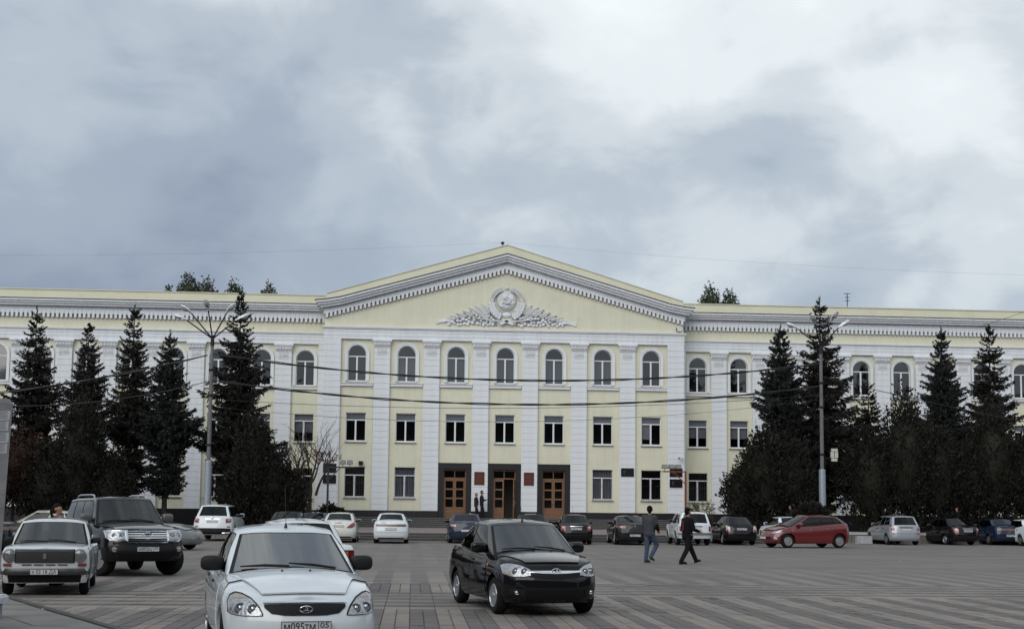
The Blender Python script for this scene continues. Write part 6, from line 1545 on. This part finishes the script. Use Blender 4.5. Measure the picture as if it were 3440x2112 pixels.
o = empty('kerb_block', (px_x(2900, 69.2), 69.2, 0), 0, 'short white painted kerb block left of the silver estate', 'block'); MB().prism([(-.42, 0), (.42, 0), (.40, .42), (-.40, .42)], -.2, .2, .03).build('block', M_LIME, o)
# litter
for x, y, c, lab in ((px_x(3018, 44.5), 44.5, (.5, .5, .48), 'crumpled pale paper on the plaza at the right'), (px_x(176, 21.6), 21.6, (.42, .46, .52), 'crumpled pale wrapper on the plaza in front of the old saloon')):
    o = empty('litter', (x, y, .005), 0, lab, 'litter'); r = random.Random(int(x*10)); vs = [(r.uniform(-.09, .09)+.06*math.cos(k), r.uniform(-.06, .06), abs(r.gauss(0, .02))) for k in range(9)]
    MB().add(vs, [(i, (i+1) % 9, (i+3) % 9) for i in range(9)]).build('paper', mat('paper_%d' % int(y), c, .8), o)

# ------------------------------------------------------------------ people
M_SKIN = mat('skin', (.33, .17, .11), .6); M_HAIR = mat('dark_hair', (.008, .007, .007), .9, spec=.08); M_HAIRG = mat('grey_hair', (.16, .15, .14), .9, spec=.1)
def capsules(caps, name, m, parent, voxel=.016, smooth=4):
    """union of tapered capsules -> one continuous surface"""
    b = MB()
    for a, c, ra, rb in caps:
        a, c = Vector(a), Vector(c); d = c-a
        if d.length < 1e-4: b.ball(tuple(a), (ra, ra, ra) if not isinstance(ra, tuple) else ra, 14, 10); continue
        n = d.normalized(); u = n.orthogonal().normalized(); w = n.cross(u); rows = []
        prof = [(-ra*math.cos(t), ra*math.sin(t)) for t in [R_(k*18) for k in range(0, 6)]]+[(d.length+rb*math.sin(t), rb*math.cos(t)) for t in [R_(k*18) for k in range(0, 6)]]
        for h, rad in prof: rows.append([a+n*h+(u*math.cos(2*math.pi*k/14)+w*math.sin(2*math.pi*k/14))*max(rad, 1e-4) for k in range(15)])
        b.grid(rows)
    me = b.mesh(name, m, None, True); o = bpy.data.objects.new(name, me); col.objects.link(o)
    md = o.modifiers.new('r', 'REMESH'); md.mode = 'VOXEL'; md.voxel_size = voxel; md.use_smooth_shade = True
    ms = o.modifiers.new('s', 'SMOOTH'); ms.iterations = smooth; ms.factor = .5
    dg = bpy.context.evaluated_depsgraph_get(); m2 = bpy.data.meshes.new_from_object(o.evaluated_get(dg)); m2.materials.clear(); m2.materials.append(m); m2.name = name
    bpy.data.objects.remove(o); bpy.data.meshes.remove(me)
    return link(name, m2, parent)
def hand(wr, d, side, curl=.5):
    """palm, four fingers and a thumb; wr = wrist, d = forearm direction, side = thumb side"""
    wr = Vector(wr); d = Vector(d).normalized(); s = Vector(side); s = (s-d*s.dot(d)).normalized(); n = d.cross(s)
    c = [(wr, wr+d*.075, .026, .03), (wr+d*.03+s*.018, wr+d*.085+s*.026, .02, .016), (wr+d*.03-s*.018, wr+d*.085-s*.026, .02, .016)]
    for k, L in enumerate((.070, .080, .074, .058)):
        b = wr+d*.085+s*(.03-.02*k); m1 = b+(d*math.cos(curl*.6)+n*math.sin(curl*.6))*L*.55; t = m1+(d*math.cos(curl*1.6)+n*math.sin(curl*1.6))*L*.5
        c += [(b, m1, .0105, .010), (m1, t, .010, .0085)]
    b = wr+d*.03+s*.03; m1 = b+(d*.6+s*.7+n*.2).normalized()*.04; c += [(b, m1, .013, .012), (m1, m1+(d*.9+s*.15+n*.3).normalized()*.032, .012, .010)]
    return c
def person(name, label, loc, rz, J, jacket, trousers, shoes=M_BLACK, hair=M_HAIR, hairy=1.0, scale=1.0, group=None, voxel=.016, extra=None, slim=1.0, skirt=False):
    """J: joints in metres, x = walking direction, y = left, z up (model 1.78 m)"""
    o = empty(name, loc, rz, label, 'person', group, scale)
    V = lambda k: Vector(J[k]); hd = V('head'); nk = V('neck'); pel = V('pelvis'); ch = V('chest')
    fd = Vector((math.cos(J.get('look', 0)), math.sin(J.get('look', 0)), 0)); sd = Vector((-fd.y, fd.x, 0))
    body = [(nk-Vector((0, 0, .06)), hd-Vector((0, 0, .06)), .055, .05), (hd+Vector((0, 0, .03)), hd+Vector((0, 0, .03)), (.078*1, .078, .098), 0) if False else (hd-fd*.012+Vector((0, 0, .045)), hd+fd*.015+Vector((0, 0, .035)), .088, .080),
            (hd+fd*.035+Vector((0, 0, -.02)), hd+fd*.055+Vector((0, 0, -.055)), .062, .040), (hd+fd*.085+Vector((0, 0, .025)), hd+fd*.105+Vector((0, 0, -.012)), .012, .016),
            (hd+sd*.082+Vector((0, 0, .005)), hd+sd*.085+Vector((0, 0, .03)), .014, .018), (hd-sd*.082+Vector((0, 0, .005)), hd-sd*.085+Vector((0, 0, .03)), .014, .018), (ch, nk-Vector((0, 0, .05)), .10, .06), (pel, ch, .10, .10)]
    for L in 'lr':
        s, e, w, h_, k, a = (V(L+q) for q in ('sh', 'el', 'wr', 'hip', 'kn', 'an'))
        body += [(s, e, .045, .038), (e, w, .038, .027)]+hand(w, w-e, J.get(L+'thumb', (1, 0, 0)), J.get(L+'curl', .55)); body += [(ch+Vector((0, 0, .08)), s, .06, .05), (pel, h_, .09, .08), (h_, k, .075, .05), (k, a, .048, .036)]
        t = V(L+'toe'); body += [(a, a*.9+t*.1-Vector((0, 0, .03)), .036, .036)]
    capsules(body, 'body', M_SKIN, o, voxel*.8, 3)
    for q in (1, -1): MB().ball(tuple(hd+fd*.083+sd*.032*q+Vector((0, 0, .035))), (.010, .010, .008), 8, 6).build('eye', M_BLACK, o)
    MB().tube([hd+fd*.098-sd*.022+Vector((0, 0, -.045)), hd+fd*.104+Vector((0, 0, -.046)), hd+fd*.098+sd*.022+Vector((0, 0, -.045))], .006, 5).build('mouth', mat('lip', (.22, .08, .07), .6), o)
    hr = [(hd-fd*.022+Vector((0, 0, .075)), hd-fd*.03+Vector((0, 0, .03)), .088*hairy, .086*hairy), (hd+fd*.035+Vector((0, 0, .105)), hd-fd*.04+Vector((0, 0, .10)), .046*hairy, .066*hairy), (hd-fd*.05+Vector((0, 0, .0)), hd-fd*.055+Vector((0, 0, -.045)), .062*hairy, .045*hairy)]
    if J.get('tail'): hr += [(hd-fd*.09+Vector((0, 0, .03)), hd-fd*.13+Vector((0, 0, -.02)), .05, .055), (hd-fd*.13+Vector((0, 0, -.02)), hd-fd*.12+Vector((0, 0, -.18)), .05, .025)]
    capsules(hr, 'hair', hair, o, voxel, 3)
    f = slim
    jk = [(ch+Vector((0, .075, .05)), ch+Vector((0, -.075, .05)), .125*f, .125*f), (pel+Vector((0, .055, .0)), ch+Vector((0, .06, 0)), .118*f, .128*f), (pel+Vector((0, -.055, 0)), ch+Vector((0, -.06, 0)), .118*f, .128*f), (ch+Vector((0, 0, .12)), nk-Vector((0, 0, .03)), .10*f, .062),
          (pel+Vector((0, .06, -.06)), pel+Vector((0, -.06, -.06)), .125*f, .125*f)]
    for L in 'lr':
        s, e, w = V(L+'sh'), V(L+'el'), V(L+'wr'); jk += [(ch+Vector((0, 0, .10)), s, .095*f, .075*f), (s, e, .072*f, .060*f), (e, e.lerp(w, .94), .058*f, .046*f)]
    j = capsules(jk, 'jacket', jacket, o, voxel, 3)
    tr = [(pel+Vector((0, .06, -.02)), pel+Vector((0, -.06, -.02)), .112*f, .112*f)]
    for L in 'lr':
        h_, k, a = V(L+'hip'), V(L+'kn'), V(L+'an'); tr += [(pel+Vector((0, 0, -.04)), h_, .11*f, .10*f), (h_, k, .098*f, .072*f), (k, a+Vector((0, 0, .0)), .070*f, .058*f)]
    capsules(tr, 'trousers', trousers, o, voxel, 3)
    for L in 'lr':
        a, t = V(L+'an'), V(L+'toe'); hl = a-(t-a).normalized()*.05; hl.z = min(a.z-.045, hl.z); hl = a+Vector((-(t-a).x*.22, 0, -.055)) if abs((t-a).x) > .01 else hl
        capsules([(hl, a*.35+t*.65, .042, .044), (a*.35+t*.65, t, .044, .034), (a-Vector((0, 0, .02)), hl, .045, .042)], 'shoe', shoes, o, voxel*.8, 2)
    if extra: extra(o, V)
    return o
def J0(**k):
    d = dict(pelvis=(0, 0, .95), chest=(0, 0, 1.27), neck=(.0, 0, 1.50), head=(.02, 0, 1.63), lsh=(0, .19, 1.41), rsh=(0, -.19, 1.41), lel=(.02, .24, 1.12), rel=(.02, -.24, 1.12), lwr=(.06, .23, .87), rwr=(.06, -.23, .87),
        lhip=(0, .09, .90), rhip=(0, -.09, .90), lkn=(.02, .10, .49), rkn=(.02, -.10, .49), lan=(0, .10, .09), ran=(0, -.10, .09), ltoe=(.18, .11, .035), rtoe=(.18, -.11, .035)); d.update(k); return d
JEAN = mat('blue_denim', (.050, .085, .145), .85, var=.45, vscale=9); BLK = mat('black_cloth', (.010, .010, .011), .95, spec=.1); BLK2 = mat('black_trouser_cloth', (.012, .012, .014), .95, spec=.1)
GREYJ = mat('grey_and_black_jersey', (.048, .051, .058), .9, var=.2, vscale=6); DSUIT = mat('dark_suit_cloth', (.012, .012, .016), .85); REDP_ = mat('dark_red_print', (.11, .008, .012), .8)
def man_front(o, V):
    ch, pel = V('chest'), V('pelvis')
    capsules([(ch+Vector((.035, .05, -.06)), ch+Vector((.035, -.05, -.06)), .118, .118), (pel+Vector((.025, .06, .0)), ch+Vector((.03, .07, -.05)), .118, .12), (pel+Vector((.025, -.06, 0)), ch+Vector((.03, -.07, -.05)), .118, .12), (pel+Vector((.01, .06, -.06)), pel+Vector((.01, -.06, -.06)), .13, .13),
              (V('rel'), V('rwr')*.9+V('rel')*.1, .063, .052), (V('rsh')*.35+V('rel')*.65, V('rel'), .068, .064)], 'jacket_front', BLK, o, .015, 3)
hp = bpy.data.objects
# walking to the right, seen half from behind
person('person', 'man in grey and black top and blue jeans walking, looking away', (7.72, 42.2, 0), R_(38),
       J0(look=.5, pelvis=(.0, 0, .97), lsh=(-.02, .20, 1.43), rsh=(.02, -.19, 1.42), lel=(.03, .25, 1.15), rel=(.10, -.23, 1.14), lwr=(.22, .17, 1.0), rwr=(.24, -.15, 1.02),
          lhip=(0, .09, .91), rhip=(0, -.09, .91), lkn=(-.02, .08, .49), lan=(-.10, .06, .10), ltoe=(.08, .07, .035), rkn=(.24, -.10, .56), ran=(.02, -.05, .20), rtoe=(.16, -.04, .08)),
       GREYJ, JEAN, mat('grey_black_shoe', (.03, .03, .033), .5), scale=1.03, voxel=.015, extra=man_front, slim=1.06, hairy=1.06)
def red_print(o, V):
    ch = V('chest'); m = MB(); rows = []
    for i in range(7):
        z = ch.z-.18+.05*i; rows.append([(ch.x-.148*math.cos(a)-.004, .205*math.sin(a)*.98, z) for a in [R_(-8+k*8) for k in range(8)]])
    m.grid(rows).build('back_print', REDP_, o, 60)
    MB().tube([(V('rhip').x-.06, -.20, 1.06), (V('rhip').x-.0, -.215, .84)], [.05, .07], 8).build('hip_bag', BLK, o, 60)
    MB().box(-.06, -.02, -.30, -.28, .92, .95).build('bag_clasp', M_CHROME, o)
    MB().tube([Vector(V('rwr'))+Vector((.05, 0, .03)), Vector(V('rwr'))+Vector((.13, .02, .06))], .012, 6).build('held_phone', M_CHROME, o)
person('person', 'man all in black with a red back print striding to the right', (8.78, 41.3, 0), R_(24),
       J0(look=.0, pelvis=(0, 0, .93), chest=(-.01, 0, 1.25), lsh=(-.0, .19, 1.39), rsh=(-.0, -.2, 1.39), rel=(.06, -.25, 1.10), rwr=(.29, -.20, 1.04), rthumb=(0, .3, 1), lel=(-.02, .24, 1.11), lwr=(.16, .2, .98),
          rkn=(-.08, -.10, .48), ran=(-.32, -.10, .10), rtoe=(-.13, -.11, .035), lkn=(.20, .09, .50), lan=(.40, .09, .12), ltoe=(.57, .10, .10)), BLK, BLK2, scale=1.0, voxel=.015, extra=red_print, slim=1.16, hairy=1.08)
for (x, y, lab, rz, sc_, hair, k) in ((px_x(1404+1400*0+200, 87.35)-.0, 87.3, 'grey haired man in a dark suit, left of the pair at the doors', R_(12), .95, M_HAIRG, 0), (px_x(1623, 87.7), 87.75, 'taller dark haired man in a dark suit beside the open door', R_(6), 1.04, M_HAIR, 1)):
    person('person', lab, (x, y, 1.016), rz, J0(lkn=(.14, .09, .50), lan=(.06, .09, .14), ltoe=(.22, .10, .10), rkn=(-.02, -.09, .49), ran=(-.20, -.1, .11), rtoe=(-.03, -.1, .04), rel=(.08, -.23, 1.14), rwr=(.26, -.14, 1.16) if k else (.06, -.24, .92), look=-.3), DSUIT, DSUIT, scale=sc_, voxel=.022, hair=hair, group='pair of men walking past the doors', slim=1.05)
person('person', 'woman with tied dark hair standing behind the old white saloon', (px_x(203, 28.4), 28.4, 0), R_(2), J0(tail=1, look=-.25, rel=(.12, -.22, 1.20), rwr=(.22, -.08, 1.36)), mat('dark_coat', (.02, .02, .025), .9), BLK2, scale=.955, voxel=.016, hair=mat('brown_black_hair', (.014, .010, .009), .85, spec=.1),
       extra=lambda o, V: MB().tube([V('neck')+Vector((.0, .06, .03)), V('neck')+Vector((.065, .0, -.005)), V('neck')+Vector((0, -.065, .03)), V('neck')+Vector((-.06, -.0, .05))], .022, 6).build('collar', mat('white_collar', (.6, .6, .62), .8), o))
person('person', 'woman in a white top behind the white off-roader', (px_x(767, 73), 73, .40), R_(20), J0(tail=1), mat('white_blouse', (.6, .6, .62), .85), BLK2, scale=.93, voxel=.022)
person('person', 'dark figure standing behind the black sedan at the right', (px_x(3214, 74.2), 74.2, .40), R_(180), J0(), BLK, BLK2, scale=.93, voxel=.024)
person('person', 'dark haired figure beside the round shrub behind the red hatchback', (px_x(2657, 73.0), 73.0, .40), R_(160), J0(), BLK, BLK2, scale=.94, voxel=.024)
# prototypes are placed in the scene already; nothing is left at the origin
